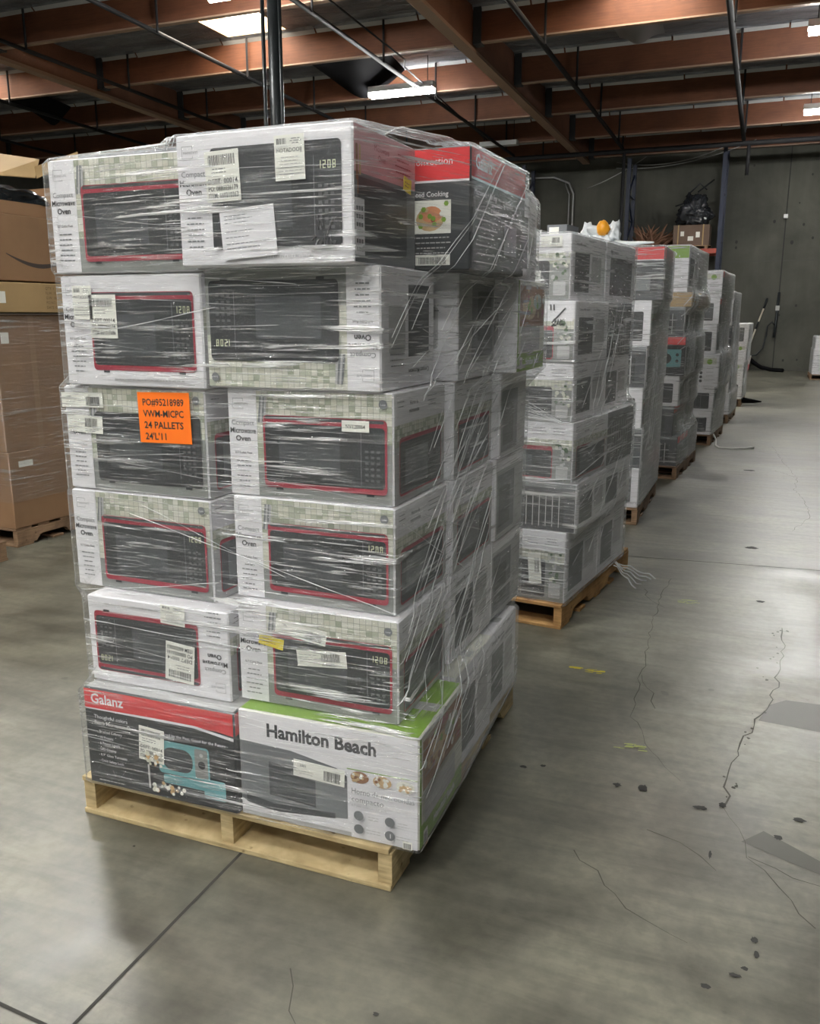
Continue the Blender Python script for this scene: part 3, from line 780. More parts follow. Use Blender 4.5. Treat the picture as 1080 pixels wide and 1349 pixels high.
def d_pinkside(p, w, h):
    """crimson header side of the top carton"""
    p.rect(0, 0, w, h, grey); p.rect(0, h * .66, w, h * .34, pink); p.text('Microwave', w * .42, h * .86, .02, crim, 'c'); p.text('Oven', w * .42, h * .79, .02, crim, 'c')
    p.lines(w * .78, h * .9, w * .3, 5, .014, crim, .003); p.rrect(w * .04, h * .08, w * .8, h * .55, .012, dark)
    p.rect(0, h * .05, .05, h * .42, white); p.rects([(.006 + .013 * (k % 3), h * .08 + .018 * (k // 3), .01, .009) for k in range(18)], grey)
    # wooden spoons
    p.rrect(.006, h * .60, .011, h * .26, .004, brown); p.rrect(.022, h * .64, .010, h * .22, .004, tan); p.rrect(.012, h * .50, .006, h * .16, .002, brown)
def d_kraft(p, w, h):
    p.rect(w * .46, 0, w * .08, h, tape)
def d_none(p, w, h): pass

bodies = dict(white=white, black=dark, kraft=kraft, kraft2=kraft2, hb=warm)
def carton(M, w, d, h, front, side, label, group, body='white', flipF=False, flipS=False, name='microwave_carton', jit=0.0, topm=None, left=None):
    """M: world matrix of the carton's bottom centre; front faces -y, side faces +x"""
    g = G(); b = bodies[body]; bv = .004
    # chamfered body
    hx, hy = w / 2, d / 2
    prof = [(-hx + bv, -hy), (hx - bv, -hy), (hx, -hy + bv), (hx, hy - bv), (hx - bv, hy), (-hx + bv, hy), (-hx, hy - bv), (-hx, -hy + bv)]
    ring = [[(x * k, y * k2, z) for x, y in prof] for z, k, k2 in ((0.0, (hx - bv) / hx, (hy - bv) / hy), (bv, 1, 1), (h - bv, 1, 1), (h, (hx - bv) / hx, (hy - bv) / hy))]
    vs_ = [v for rg in ring for v in rg]; fs = []
    for i in range(3):
        for k in range(8): a = i * 8 + k; c = i * 8 + (k + 1) % 8; fs.append((a, c, c + 8, a + 8))
    fs.append(tuple(reversed(range(8)))); fs.append(tuple(range(24, 32)))
    g.add(vs_, fs, b)
    if topm: g.add([(-hx + .006, -hy + .006, h + .0006), (hx - .006, -hy + .006, h + .0006), (hx - .006, hy - .006, h + .0006), (-hx + .006, hy - .006, h + .0006)], [(0, 1, 2, 3)], topm)
    # lid seam and tape on top
    g.bbox((-hx + .01, -.024, h), (hx - .01, .024, h + .0008), tape if body.startswith('kraft') else lgrey)
    e0 = .0035
    pf = P(g, (-hx + e0, -hy, e0), (1, 0, 0), (0, 0, 1), w - 2 * e0, h - 2 * e0, flipF); front(pf, pf.w, pf.h)
    ps = P(g, (hx, -hy + e0, e0), (0, 1, 0), (0, 0, 1), d - 2 * e0, h - 2 * e0, flipS); side(ps, ps.w, ps.h)
    if left:
        pl_ = P(g, (-hx, hy - e0, e0), (0, -1, 0), (0, 0, 1), d - 2 * e0, h - 2 * e0, flipS); left(pl_, pl_.w, pl_.h)
    o = g.build(name); o.matrix_world = M
    tag(o, label, 'box', group); o['_wdh'] = (w, d, h)
    return o
def sticker(o, face, u, v, w, h, draw, name='shipping_label', rot=0.0, m=cream, label=None, lift=.0075):
    """a paper label on a carton's face, u v is its centre from the lower left corner of that face"""
    W_, D_, H_ = o['_wdh']; g = G()
    if face == 'front': O = Vector((-W_ / 2 + u, -D_ / 2 - lift, v)); U = Vector((1, 0, 0))
    else: O = Vector((W_ / 2 + lift, -D_ / 2 + u, v)); U = Vector((0, 1, 0))
    V = Vector((0, 0, 1)); n = U.cross(V); q = Matrix.Rotation(rot, 3, n); U = q @ U; V = q @ V
    p = P(g, O - U * w / 2 - V * h / 2, U, V, w, h, lift=0)
    # thin paper body
    c = [p.pt(0, 0), p.pt(w, 0), p.pt(w, h), p.pt(0, h)]; b_ = [x - n * .0006 for x in c]
    g.add(c + b_, [(0, 1, 2, 3), (7, 6, 5, 4), (0, 4, 5, 1), (1, 5, 6, 2), (2, 6, 7, 3), (3, 7, 4, 0)], m)
    draw(p, w, h); s = g.build(name, o)
    if label: s['label'] = label
    return s
def l_dept(p, w, h, t=('DEPT: 00014', 'PO: 0880056179', 'ITEM: 660210363')):
    p.barcode(w * .1, h * .72, w * .8, h * .2, ink); p.lines(w * .4, h * .64, w * .6, 2, h * .07, grey, .002)
    for i, s in enumerate(t): p.text(s, w * .06, h * (.36 - i * .14), h * .14, ink, 'l', .012, fit=w * .88)
def l_paper(p, w, h): p.lines(w * .08, h * .86, w * .55, 3, h * .07, grey, .0018, 'l'); p.lines(w * .08, h * .55, w * .7, 2, h * .12, grey, .0018, 'l'); p.lines(w * .08, h * .3, w * .85, 2, h * .09, grey, .0018, 'l')
def l_grid(p, w, h):
    p.barcode(w * .08, h * .80, w * .35, h * .13, ink); p.lines(w * .72, h * .9, w * .4, 3, h * .05, grey, .0016)
    p.text('MOTADOOIJ', w * .06, h * .62, h * .13, ink, fit=w * .85); p.lines(w * .5, h * .5, w * .8, 6, h * .075, lgrey, .0016)
    p.rects([(w * .03, h * .28, w * .94, .0008), (w * .03, h * .14, w * .94, .0008)], grey)
def l_bar(t):
    def f(p, w, h):
        p.text(t, w * .12, h * .62, h * .22, ink, 'l', .01); p.lines(w * .12, h * .35, w * .3, 2, h * .15, lgrey, .0018, 'l'); p.barcode(w * .6, h * .12, w * .33, h * .6, ink)
    return f
def l_bar2(p, w, h): p.lines(w * .05, h * .7, w * .4, 4, h * .14, lgrey, .0018, 'l'); p.barcode(w * .5, h * .35, w * .38, h * .5, ink); p.lines(w * .5, h * .2, w * .4, 2, h * .1, grey, .0016, 'l')
def l_nv(p, w, h): p.text('NV120964', w / 2, h * .3, h * .5, ink, 'c', .02, fit=w * .72)
def l_sign(p, w, h):
    for i, s in enumerate(('PO#95218989', 'VWM-MICPC', '24 PALLETS', "24'L'11")):
        p.text(s, w * .09 + i * .001, h * (.74 - i * .225), h * .19, ink, 'l', .018, fit=w * (.80, .78, .82, .5)[i])
def l_yellow(p, w, h): p.lines(w * .15, h * .6, w * .6, 2, h * .25, brown, .002, 'l')
def hand(o, face, strokes, r=.0022, name='marker_writing'):
    W_, D_, H_ = o['_wdh']; g = G()
    for st in strokes:
        pts = [(-W_ / 2 + u, -D_ / 2 - .0055, v) for u, v in st] if face == 'front' else [(W_ / 2 + .0055, -D_ / 2 + u, v) for u, v in st]
        g.tube(pts, r, ink, 6)
    s = g.build(name, o, smooth=True); s['label'] = 'black marker writing'; return s

STACKS = {}
def stack_frame(key, x, y, yaw): STACKS[key] = dict(M=Matrix.Translation((x, y, 0)) @ Matrix.Rotation(yaw, 4, 'Z'), boxes=[], yaw=yaw)
def put(key, xr, yf, z, w, d, h, front, side, label, group, yaw=0.0, **kw):
    """local coordinates of the stack: xr right edge, yf front edge"""
    S = STACKS[key]
    M = S['M'] @ Matrix.Translation((xr - w / 2, yf + d / 2, z)) @ Matrix.Rotation(R(yaw), 4, 'Z')
    S['boxes'].append((xr - w, xr, yf, yf + d, z, z + h, R(yaw)))
    return carton(M, w, d, h, front, side, label, group, **kw)

# ------------------------------------------------------------------ stretch film
def film(key, m, label, zb, zt, nphi=420, dz=.018, pad=.010, slope=1.15, extra=(), lip=.10, ztop_fn=None, bottom_flare=0):
    S = STACKS[key]; B = [b for b in S['boxes']] + list(extra)
    cx = sum((b[0] + b[1]) / 2 for b in B) / len(B); cy = sum((b[2] + b[3]) / 2 for b in B) / len(B)
    xs_ = [b[0] for b in B] + [b[1] for b in B]; ys_ = [b[2] for b in B] + [b[3] for b in B]
    cx = (min(xs_) + max(xs_)) / 2; cy = (min(ys_) + max(ys_)) / 2
    # angles: even by perimeter of the bounding rectangle
    hw, hh = (max(xs_) - min(xs_)) / 2, (max(ys_) - min(ys_)) / 2
    per = 4 * (hw + hh); phis = []
    for i in range(nphi):
        s = per * i / nphi
        if s < 2 * hw: q = (-hw + s, -hh)
        elif s < 2 * hw + 2 * hh: q = (hw, -hh + s - 2 * hw)
        elif s < 4 * hw + 2 * hh: q = (hw - (s - 2 * hw - 2 * hh), hh)
        else: q = (-hw, hh - (s - 4 * hw - 2 * hh))
        phis.append((math.atan2(q[1], q[0]), s))
    def hull(pts):
        pts = sorted(set(pts)); 
        def half(p):
            h = []
            for q in p:
                while len(h) > 1 and (h[-1][0] - h[-2][0]) * (q[1] - h[-2][1]) - (h[-1][1] - h[-2][1]) * (q[0] - h[-2][0]) <= 0: h.pop()
                h.append(q)
            return h
        a, b = half(pts), half(pts[::-1]); return a[:-1] + b[:-1]
    zs = []; z = zb
    while z < zt: zs.append(z); z += dz
    zs.append(zt)
    rad = []
    for z in zs:
        pts = []
        for b in B:
            if b[4] - .004 <= z <= b[5] + .004:
                c, s = math.cos(b[6]), math.sin(b[6]); mx, my = (b[0] + b[1]) / 2, (b[2] + b[3]) / 2
                for sx in (-1, 1):
                    for sy in (-1, 1):
                        dx, dy = sx * ((b[1] - b[0]) / 2 + pad), sy * ((b[3] - b[2]) / 2 + pad)
                        pts.append((mx + dx * c - dy * s, my + dx * s + dy * c))
        if len(pts) < 3: rad.append([0] * nphi); continue
        H = hull(pts); row = []
        for ph, s in phis:
            dx, dy = math.cos(ph), math.sin(ph); best = 0
            for i in range(len(H)):
                a, b2 = H[i], H[(i + 1) % len(H)]
                ex, ey = b2[0] - a[0], b2[1] - a[1]; den = dx * ey - dy * ex
                if abs(den) < 1e-9: continue
                t = ((a[0] - cx) * ey - (a[1] - cy) * ex) / den
                u = ((a[0] - cx) * dy - (a[1] - cy) * dx) / den
                if t > 0 and -1e-6 <= u <= 1 + 1e-6: best = max(best, t)
            row.append(best)
        rad.append(row)
    n = len(zs); out = [row[:] for row in rad]; win = int(.24 / dz)
    for i in range(n):
        for k in range(nphi):
            v = rad[i][k]
            for j in range(max(0, i - win), min(n, i + win + 1)):
                c = rad[j][k] - slope * abs(j - i) * dz * (1.0 if j > i else .8)
                if c > v: v = c
            out[i][k] = v
    rd = random.Random(hash(key) % 1000 if isinstance(key, int) else 5)
    g = G(); uv = []; vs_ = []; toprow = []
    amp = .003
    for i, z in enumerate(zs):
        for k, (ph, s) in enumerate(phis):
            loose = out[i][k] - rad[i][k]
            r = out[i][k] + amp * (math.sin(s * 31 + z * 47) + math.sin(s * 53 - z * 29)) * .5 * min(1, loose * 25)
            if z > zt - .12:
                qx, qy = cx + r * math.cos(ph), cy + r * math.sin(ph)
                tops = [b[5] for b in S['boxes'] if b[5] > zt - .16 and b[0] - .05 < qx < b[1] + .05 and b[2] - .05 < qy < b[3] + .05]
                zl = min(zt, (max(tops) + .007) if tops else zt); zz_ = min(z, zl)
            else: zz_ = z
            if i == n - 1: toprow.append(zz_)
            p = Vector((cx + r * math.cos(ph), cy + r * math.sin(ph), zz_)); vs_.append(p); uv.append((s, z))
    # lip folded over the top
    for q in range(1, 4):
        for k, (ph, s) in enumerate(phis):
            r = out[n - 1][k] - lip * q / 3 ; vs_.append(Vector((cx + r * math.cos(ph), cy + r * math.sin(ph), toprow[k] + .004))); uv.append((s, zt + lip * q / 3))
    fs = []
    for i in range(n + 2):
        for k in range(nphi):
            a = i * nphi + k; b2 = i * nphi + (k + 1) % nphi
            fs.append((a, b2, b2 + nphi, a + nphi))
    g.add(vs_, fs, m); g.uv = uv
    o = g.build('stretch_wrap', smooth=True); o.matrix_world = S['M']
    tag(o, label, 'stretch film', 'stretch film around the pallet loads')
    S['surf'] = (zs, phis, out, cx, cy, per, dz); S['zt'] = zt
    return o
def surf(key, s, z, off=.004):
    zs, phis, out, cx, cy, per, dz = STACKS[key]['surf']; n = len(phis)
    z = min(z, STACKS[key]['zt'] - .02); k = (s % per) / per * n; k0 = int(k) % n; k1 = (k0 + 1) % n; fk = k - int(k)
    i = min(max((z - zs[0]) / dz, 0), len(zs) - 1.001); i0 = int(i); fi = i - i0
    r = (out[i0][k0] * (1 - fk) + out[i0][k1] * fk) * (1 - fi) + (out[i0 + 1][k0] * (1 - fk) + out[i0 + 1][k1] * fk) * fi
    a0, a1 = phis[k0][0], phis[k1][0]
    if abs(a1 - a0) > math.pi: a1 = a0
    a = a0 * (1 - fk) + a1 * fk; r += off
    return Vector((cx + r * math.cos(a), cy + r * math.sin(a), z))
def strands(key, wrap, L, name='bunched_strand'):
    """L: (s0, z0, s1, z1, radius)"""
    g = G()
    for s0, z0, s1, z1, r in L:
        k = max(4, int(abs(s1 - s0) / .02)); pts = [surf(key, s0 + (s1 - s0) * i / k, z0 + (z1 - z0) * i / k + .0012 * math.sin(i * .31), .002) for i in range(k + 1)]
        g.tube(pts, [r * (.7 + .3 * math.sin(i * .6)) for i in range(k + 1)], ropem, 4, cap=False)
    o = g.build(name, wrap, smooth=True); o['label'] = 'white bunched strands of film'; o['kind'] = 'stuff'; return o

# ================================================================== PALLET 1 (nearest)
GR1 = 'cartons on the nearest pallet'
stack_frame(1, 0, 0, 0)
pallet(-.790, 1.838, 0, pine, 'pale pine pallet under the nearest load')
Z = [.1235, .443, .727, 1.011, 1.297, 1.597, 1.905]
# front right column
b = put(1, -.724, 1.852, Z[0], .525, .375, .317, d_hb, d_hb_side, 'white and green oven carton, bottom front right of the nearest load', GR1, yaw=1.5, body='hb', topm=green)
sticker(b, 'front', .245, .175, .150, .048, l_bar('1001'), rot=R(-3), label='white barcode label')
b = put(1, -.797, 1.902, Z[1] + .001, .47, .37, .283, d_tile, d_side, 'tiled-picture oven carton with yellow sticker, second layer, front right', GR1, yaw=.8)
sticker(b, 'front', .195, .222, .150, .040, l_bar('1001'), rot=R(-8)); sticker(b, 'front', .255, .155, .145, .045, l_bar2, rot=R(5))
sticker(b, 'front', .105, .183, .075, .030, l_yellow, rot=R(-9), m=yellow, label='yellow paper sticker')
b = put(1, -.812, 1.937, Z[2] + .001, .475, .37, .283, d_tile, d_side, 'tiled-picture carton with clear red oven and clock, third layer, front right', GR1, yaw=-1)
b = put(1, -.822, 1.945, Z[3] + .001, .475, .37, .284, lambda p, w, h: d_tile(p, w, h, clock=False), d_side, 'red oven carton with small white number label, fourth layer, front right', GR1, yaw=0)
sticker(b, 'front', .375, .200, .075, .028, l_nv, label='small white number label')
b = put(1, -.848, 1.925, Z[4] + .001, .49, .37, .298, lambda p, w, h: d_tile(p, w, h, black), d_spec, 'upside-down black oven carton, fifth layer, front right', GR1, yaw=.5, flipF=True, flipS=True)
b = put(1, -.880, 1.862, Z[5] + .001, .475, .37, .304, d_topblack, d_pinkside, 'white carton with black oven picture, top layer, front right corner', GR1, yaw=-.5)
sticker(b, 'front', .135, .205, .095, .115, l_dept, rot=R(2)); sticker(b, 'front', .200, .075, .150, .115, l_paper, name='packing_slip', rot=R(4), m=white); sticker(b, 'front', .318, .235, .078, .098, l_grid, rot=R(1))
hand(b, 'front', [[(.385, .108), (.388, .075)], [(.395, .110), (.397, .078)], [(.425, .100), (.392, .035)], [(.372, .052), (.380, .062), (.388, .055), (.376, .035), (.370, .030), (.388, .031)], [(.400, .036), (.402, .060), (.410, .036), (.414, .062), (.420, .045), (.414, .035), (.424, .034), (.430, .050)]])
# front left column
b = put(1, -1.252, 1.828, Z[0], .508, .375, .305, d_retro, d_redside, 'black and red retro oven carton, bottom front left of the nearest load', GR1, yaw=1.0, body='black', topm=lgrey)
sticker(b, 'front', .235, .165, .085, .105, l_dept, rot=R(-4))
b = put(1, -1.290, 1.880, Z[0] + .307, .475, .37, .262, d_plain, d_side, 'upside-down white carton with red oven, second layer, front left', GR1, yaw=1, flipF=True)
sticker(b, 'front', .315, .098, .095, .115, lambda p, w, h: l_dept(p, w, h, ('DEPT 00014', 'PO 0880056181', 'ITEM 660210363')), rot=R(175)); sticker(b, 'front', .300, .236, .080, .055, l_grid, rot=R(-3))
b = put(1, -1.362, 1.945, Z[0] + .570, .488, .37, .292, d_tile, d_side, 'tiled-picture carton with red oven, third layer, front left', GR1, yaw=-1)
b = put(1, -1.365, 1.950, .989, .485, .37, .297, lambda p, w, h: d_tile(p, w, h, black, False), d_side, 'black oven carton behind the orange sign, fourth layer, front left', GR1, yaw=-1)
sticker(b, 'front', .070, .258, .150, .042, l_bar('1680'), rot=R(1)); sticker(b, 'front', .075, .190, .125, .050, l_bar2, rot=R(-2))
sg = sticker(b, 'front', .360, .220, .172, .138, l_sign, name='orange_sign', m=orange, rot=R(1), label='orange paper sign with black lettering', lift=.014)
b = put(1, -1.355, 1.935, 1.290, .460, .37, .297, d_plain, d_side, 'white carton with red oven and barcode label, fifth layer, front left', GR1, yaw=0)
sticker(b, 'front', .145, .188, .090, .115, lambda p, w, h: l_dept(p, w, h, ('DEPT 00014', 'PO 0880056174', 'ITEM 660217686')), rot=R(0)); sticker(b, 'front', .078, .225, .065, .09, l_grid)
b = put(1, -1.362, 1.930, 1.592, .458, .37, .292, lambda p, w, h: d_tile(p, w, h, clock=False), d_side, 'red oven carton at the top front left', GR1, yaw=.5)
# right side, middle and back
SD = [('bottom', .0), ('second', .0), ('third', .0), ('fourth', .0), ('fifth', .0)]
b = put(1, -.760, 2.262, Z[0], .47, .37, .317, d_spec, d_spec, 'green-edged carton at the bottom, middle of the right side, nearest load', GR1, body='hb')
b = put(1, -.775, 2.650, Z[0], .45, .35, .300, d_spec, d_spec, 'carton at the bottom back right of the nearest load', GR1)
for i, (z, h, x1_, x2_, nm) in enumerate([(Z[1] + .001, .283, -.80, -.795, 'second'), (Z[2] + .001, .283, -.80, -.79, 'third'), (Z[3] + .001, .284, -.805, -.785, 'fourth'), (Z[4] + .001, .298, -.80, -.765, 'fifth')]):
    put(1, x1_, 2.335, z, .47, .40, h, d_spec, (d_spec, d_side, d_side, d_shaded)[i], 'hazy wrapped carton, middle of the right side, %s layer, nearest load' % nm, GR1, yaw=-1 + i, flipS=(i == 3))
    if nm != 'fifth': put(1, x2_, 2.760, z, .47, .33, h, d_spec, d_shaded, 'hazy wrapped carton, back right, %s layer, nearest load' % nm, GR1, yaw=i - 2)
put(1, -.735, 2.760, Z[4] + .001, .50, .37, .296, d_spec, d_hb_side, 'green-banded carton, back right, fifth layer, nearest load', GR1)
put(1, -.722, 2.245, Z[5] + .001, .50, .50, .306, d_galanz_end, d_galanz, 'red and black convection oven carton, top right side of the nearest load', GR1, yaw=-1.5, body='black', topm=white)
b = put(1, -.760, 2.775, Z[5] + .001, .48, .33, .27, d_spec, d_spec, 'white carton at the top back right of the nearest load', GR1, yaw=3)
bb = [o for o in bpy.data.objects if o.name.startswith('microwave_carton') and 'top layer, front right' in o.get('label', '')][0]
sticker(bb, 'right', .30, .205, .05, .035, l_yellow, m=yellow, rot=R(-8), label='yellow paper sticker')
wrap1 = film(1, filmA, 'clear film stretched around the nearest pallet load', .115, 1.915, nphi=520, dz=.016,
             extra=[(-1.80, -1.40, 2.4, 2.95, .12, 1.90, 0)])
per = STACKS[1]['surf'][5]; S1 = STACKS[1]['surf']
xs1 = [b_[0] for b_ in STACKS[1]['boxes']] + [b_[1] for b_ in STACKS[1]['boxes']]
FW = max(max(xs1), -.722) - min(xs1)            # front width; strands are laid in perimeter metres
rd = random.Random(11); L = []
for k in range(44):     # diagonal strands on the right side
    s0 = FW + rd.uniform(-.02, .55); z0 = rd.uniform(.25, 1.45); ln = rd.uniform(.3, .8); L.append((s0, z0, s0 + ln, z0 + ln * rd.uniform(.35, .95), rd.uniform(.0007, .0019)))
for k in range(9):
    s0 = FW + rd.uniform(0, .3); z0 = rd.uniform(.45, 1.5); L.append((s0, z0, s0 + .6, z0 - rd.uniform(.1, .3), rd.uniform(.0006, .0014)))
for k in range(30):     # near-horizontal strands on the front
    s0 = rd.uniform(0, .7); z0 = rd.uniform(.2, 1.85); L.append((s0, z0, s0 + rd.uniform(.15, .6), z0 + rd.uniform(-.06, .03), rd.uniform(.0003, .0007)))
L += [(.15, .93, FW, .74, .0016), (.2, .96, .75, .80, .001), (.05, .62, .7, .60, .0012), (.0, 1.42, .55, 1.50, .0014), (.1, 1.20, FW, 1.24, .0012), (0.0, .70, .5, .76, .0012)]
strands(1, wrap1, L)

# ================================================================== PALLET 2
GR2 = 'cartons on the second pallet'
stack_frame(2, -.794, 3.936, R(-7))
pallet(-.794, 3.936, R(-7), oak, 'amber-coloured wooden pallet under the second load', d=1.22)
Z2 = [.1235, .475, .713, 1.00, 1.268, 1.548, 1.838]
ends = [lambda p, w, h: d_end(p, w, h, dark), lambda p, w, h: d_dark(p, w, h), d_end, lambda p, w, h: d_end(p, w, h, black), d_end, lambda p, w, h: d_end(p, w, h, black)]
sds = [d_spec, d_spec, d_side, d_spec, d_spec, d_spec]
xr2 = [.0, .035, .02, .0, .0, -.03]
nm = ['bottom', 'second', 'third', 'fourth', 'fifth', 'top']
ds2 = ['white carton half hidden under horizontal film', 'dark carton', 'white-headed carton with red oven end', 'white-headed carton with herb picture', 'carton with handwritten date', 'white carton with two barcode labels']
for i in range(6):
    h = Z2[i + 1] - Z2[i] - .002
    b = put(2, xr2[i], .03, Z2[i] + .0005, .37, .52, h, ends[i], sds[i], '%s, %s layer, front of the second load' % (ds2[i], nm[i]), GR2, yaw=(0, 1, -1, .5, 0, 0)[i])
    put(2, xr2[i] - .372, .05, Z2[i] + .0005, .37, .52, h, ends[i], d_spec, 'carton, %s layer, front middle of the second load' % nm[i], GR2, yaw=0)
    put(2, xr2[i] - (.0, .02, .0, .02, .02, -.01)[i], .56, Z2[i] + .0005, .37, .50, h, d_spec, (d_spec, d_spec, d_dark, d_spec, d_dark, d_whitebox)[i], 'hazy carton, %s layer, rear right of the second load' % nm[i], GR2, yaw=(0, -1, 0, 1, 0, -1)[i])
    if i == 5: sticker(b, 'front', .115, .135, .07, .06, l_bar2); sticker(b, 'front', .19, .10, .085, .06, l_bar2); sticker(b, 'front', .28, .255, .10, .045, l_bar2)
    if i == 4:
        hand(b, 'front', [[(.255, .262), (.257, .235)], [(.270, .262), (.272, .235)], [(.325, .245), (.262, .180)], [(.268, .190), (.276, .198), (.282, .190), (.270, .172), (.262, .168), (.284, .170)], [(.290, .172), (.292, .195), (.302, .172), (.306, .196), (.314, .180), (.304, .170), (.322, .176)]], .0035)
        sticker(b, 'front', .25, .23, .22, .085, lambda p, w, h: p.lines(w * .08, h * .85, w * .5, 6, h * .13, lgrey, .002, 'l'), name='paper_sheet', m=white, lift=.003)
    if i == 0: sticker(b, 'front', .22, .16, .065, .15, l_bar2, rot=R(4))
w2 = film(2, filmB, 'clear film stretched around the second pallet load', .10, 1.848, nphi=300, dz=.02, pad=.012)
FW2 = .37 * 2 + .04; rd = random.Random(5); L = []
for k in range(20):
    s0 = FW2 + rd.uniform(0, .6); z0 = rd.uniform(.3, 1.3); L.append((s0, z0, s0 + rd.uniform(.2, .45), z0 + rd.uniform(.1, .4), rd.uniform(.001, .002)))
for k in range(16):
    s0 = rd.uniform(.25, .5); z0 = rd.uniform(.2, .45); L.append((s0, z0, FW2, z0 + rd.uniform(-.03, .03), rd.uniform(.001, .002)))
for k in range(14):
    s0 = rd.uniform(.15, .45); L.append((s0, 1.22 - rd.uniform(0, .2), FW2 - .05, 1.0, .0014))
L.append((FW2 - .15, .72, FW2 + .5, .80, .003))
strands(2, w2, L)
g = G(); mm = Matrix.Identity(3)
for k in range(5):
    a = Vector((.03, .78 + k * .02, .13)); pts = [a + Vector((t * .022 * (1 + .1 * k), .02 * k * t * .3 + math.sin(t + k) * .01, -.018 * t + .01 * math.sin(t * 2 + k))) for t in range(7)]
    for q in pts: q.z = max(q.z, .006)
    g.tube(pts, .004, ropem, 5)
g.build('loose_film_tail', w2, smooth=True)

# objects on top of load 2
M2 = STACKS[2]['M']
def on(M, x, y, z): return M @ Vector((x, y, z))
def flatbox(key, x, y, z, w, d, h, m, label, name='flat_box', cat='box', rz=0.0):
    g = G(); g.bbox((-w / 2, -d / 2, 0), (w / 2, d / 2, h), m); g.bbox((-w / 2 + .01, -d / 2 - .001, h * .2), (w * .1, -d / 2, h * .8), cream)
    o = g.build(name, bevel=.004); o.location = on(STACKS[key]['M'], x, y, z); o.rotation_euler = (0, 0, STACKS[key]['yaw'] + rz); tag(o, label, cat); return o
flatbox(2, -.40, .50, 1.862, .17, .18, .03, lgrey, 'small flat pale packet on top of the second load, left')
flatbox(2, -.25, .54, 1.862, .10, .18, .055, grey, 'small grey packet on top of the second load, right')

# ================================================================== PALLET 3
GR3 = 'cartons on the third pallet'
stack_frame(3, -.743, 6.264, 0)
pallet(-.743, 6.264, 0, oldw, 'dark weathered pallet under the third load')
Z3 = [.1235, .415, .70, .985, 1.275, 1.585, 1.94]
for i in range(6):
    h = Z3[i + 1] - Z3[i] - .002; top = i == 5
    fr = (d_whitebox, d_dark, d_whitebox, d_dark, d_whitebox, d_galanz)[i]
    put(3, (-.005, -.0, -.01, .0, .015, .08)[i], .015, Z3[i] + .0005, .48, .60, h, fr, (d_spec, d_spec, d_side, d_spec, d_side, d_redside)[i],
        ('white carton, bottom layer, front of the third load', 'dark carton, second layer, front of the third load', 'white carton, third layer, front of the third load', 'dark streaky carton, fourth layer, front of the third load', 'white carton with label, fifth layer, front of the third load', 'red-topped black carton crowning the third load')[i], GR3, body='black' if top else 'white', topm=white)
    put(3, (.0, .0, .0, .01, .01, .02)[i], .62, Z3[i] + .0005, .48, .58, h if not top else .25, d_spec, (d_redside, d_spec, d_spec, d_spec, d_spec, d_spec)[i],
        'hazy carton, %s layer, rear of the third load' % nm[i], GR3)
    if i == 4: pass
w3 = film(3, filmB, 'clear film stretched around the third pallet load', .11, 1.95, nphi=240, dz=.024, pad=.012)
rd = random.Random(9); L = []
for k in range(26):
    s0 = rd.uniform(.25, .5); z0 = rd.uniform(.2, 1.9); L.append((s0, z0, .56, z0 + rd.uniform(-.02, .03), rd.uniform(.001, .0022)))
for k in range(12):
    s0 = .56 + rd.uniform(0, .5); z0 = rd.uniform(.3, 1.4); L.append((s0, z0, s0 + .4, z0 + rd.uniform(.1, .5), .002))
strands(3, w3, L)
# plastic bag with orange inside
def crumple(name, loc, size, m, label, cat, seed=1, sub=4, amp=.25):
    import bmesh
    from mathutils import noise
    bm = bmesh.new(); bmesh.ops.create_icosphere(bm, subdivisions=sub, radius=1)
    for v in bm.verts:
        n_1 = noise.noise(v.co * 1.7 + Vector((seed, 0, 0))); n_2 = noise.noise(v.co * 4.3 + Vector((0, seed, 0))); n_3 = abs(noise.noise(v.co * 9 + Vector((0, 0, seed))))
        v.co *= 1 + amp * (n_1 + .6 * n_2 - .5 * n_3)
        v.co = Vector((v.co.x * size[0], v.co.y * size[1], max(v.co.z, -.8) * size[2] + size[2] * .8))
    me = bpy.data.meshes.new(name); bm.to_mesh(me); bm.free(); me.materials.append(m)
    me.polygons.foreach_set('use_smooth', [True] * len(me.polygons))
    o = bpy.data.objects.new(name, me); COL.objects.link(o); o.location = loc
    if label: tag(o, label, cat)
    return o
bagm = mat('white_plastic_bag', (.72, .76, .78), .3)
bp = on(STACKS[3]['M'], -.43, .45, 1.945)
bag = crumple('plastic_bag', bp, (.15, .15, .10), bagm, 'crumpled white plastic bag with orange item on the third load', 'bag', 3, 4, .5)
o = crumple('orange_packet', (.03, -.10, .10), (.05, .05, .06), mat('orange_packet', (.80, .34, .02), .4), None, None, 8, 3, .2); o.parent = bag; o['label'] = 'orange packet showing in the bag'
for sx, s in ((-.09, 5), (.10, 6)):
    o = crumple('bag_handle', (sx, -.05, .05), (.05, .05, .085), bagm, None, None, s, 3, .5); o.parent = bag
g = G(); g.tube([(.12, -.1, .04), (.22, -.2, .032), (.33, -.33, .025), (.43, -.42, .02)], [.03, .018, .012, .006], bagm, 6); g.build('bag_tail', bag, smooth=True)

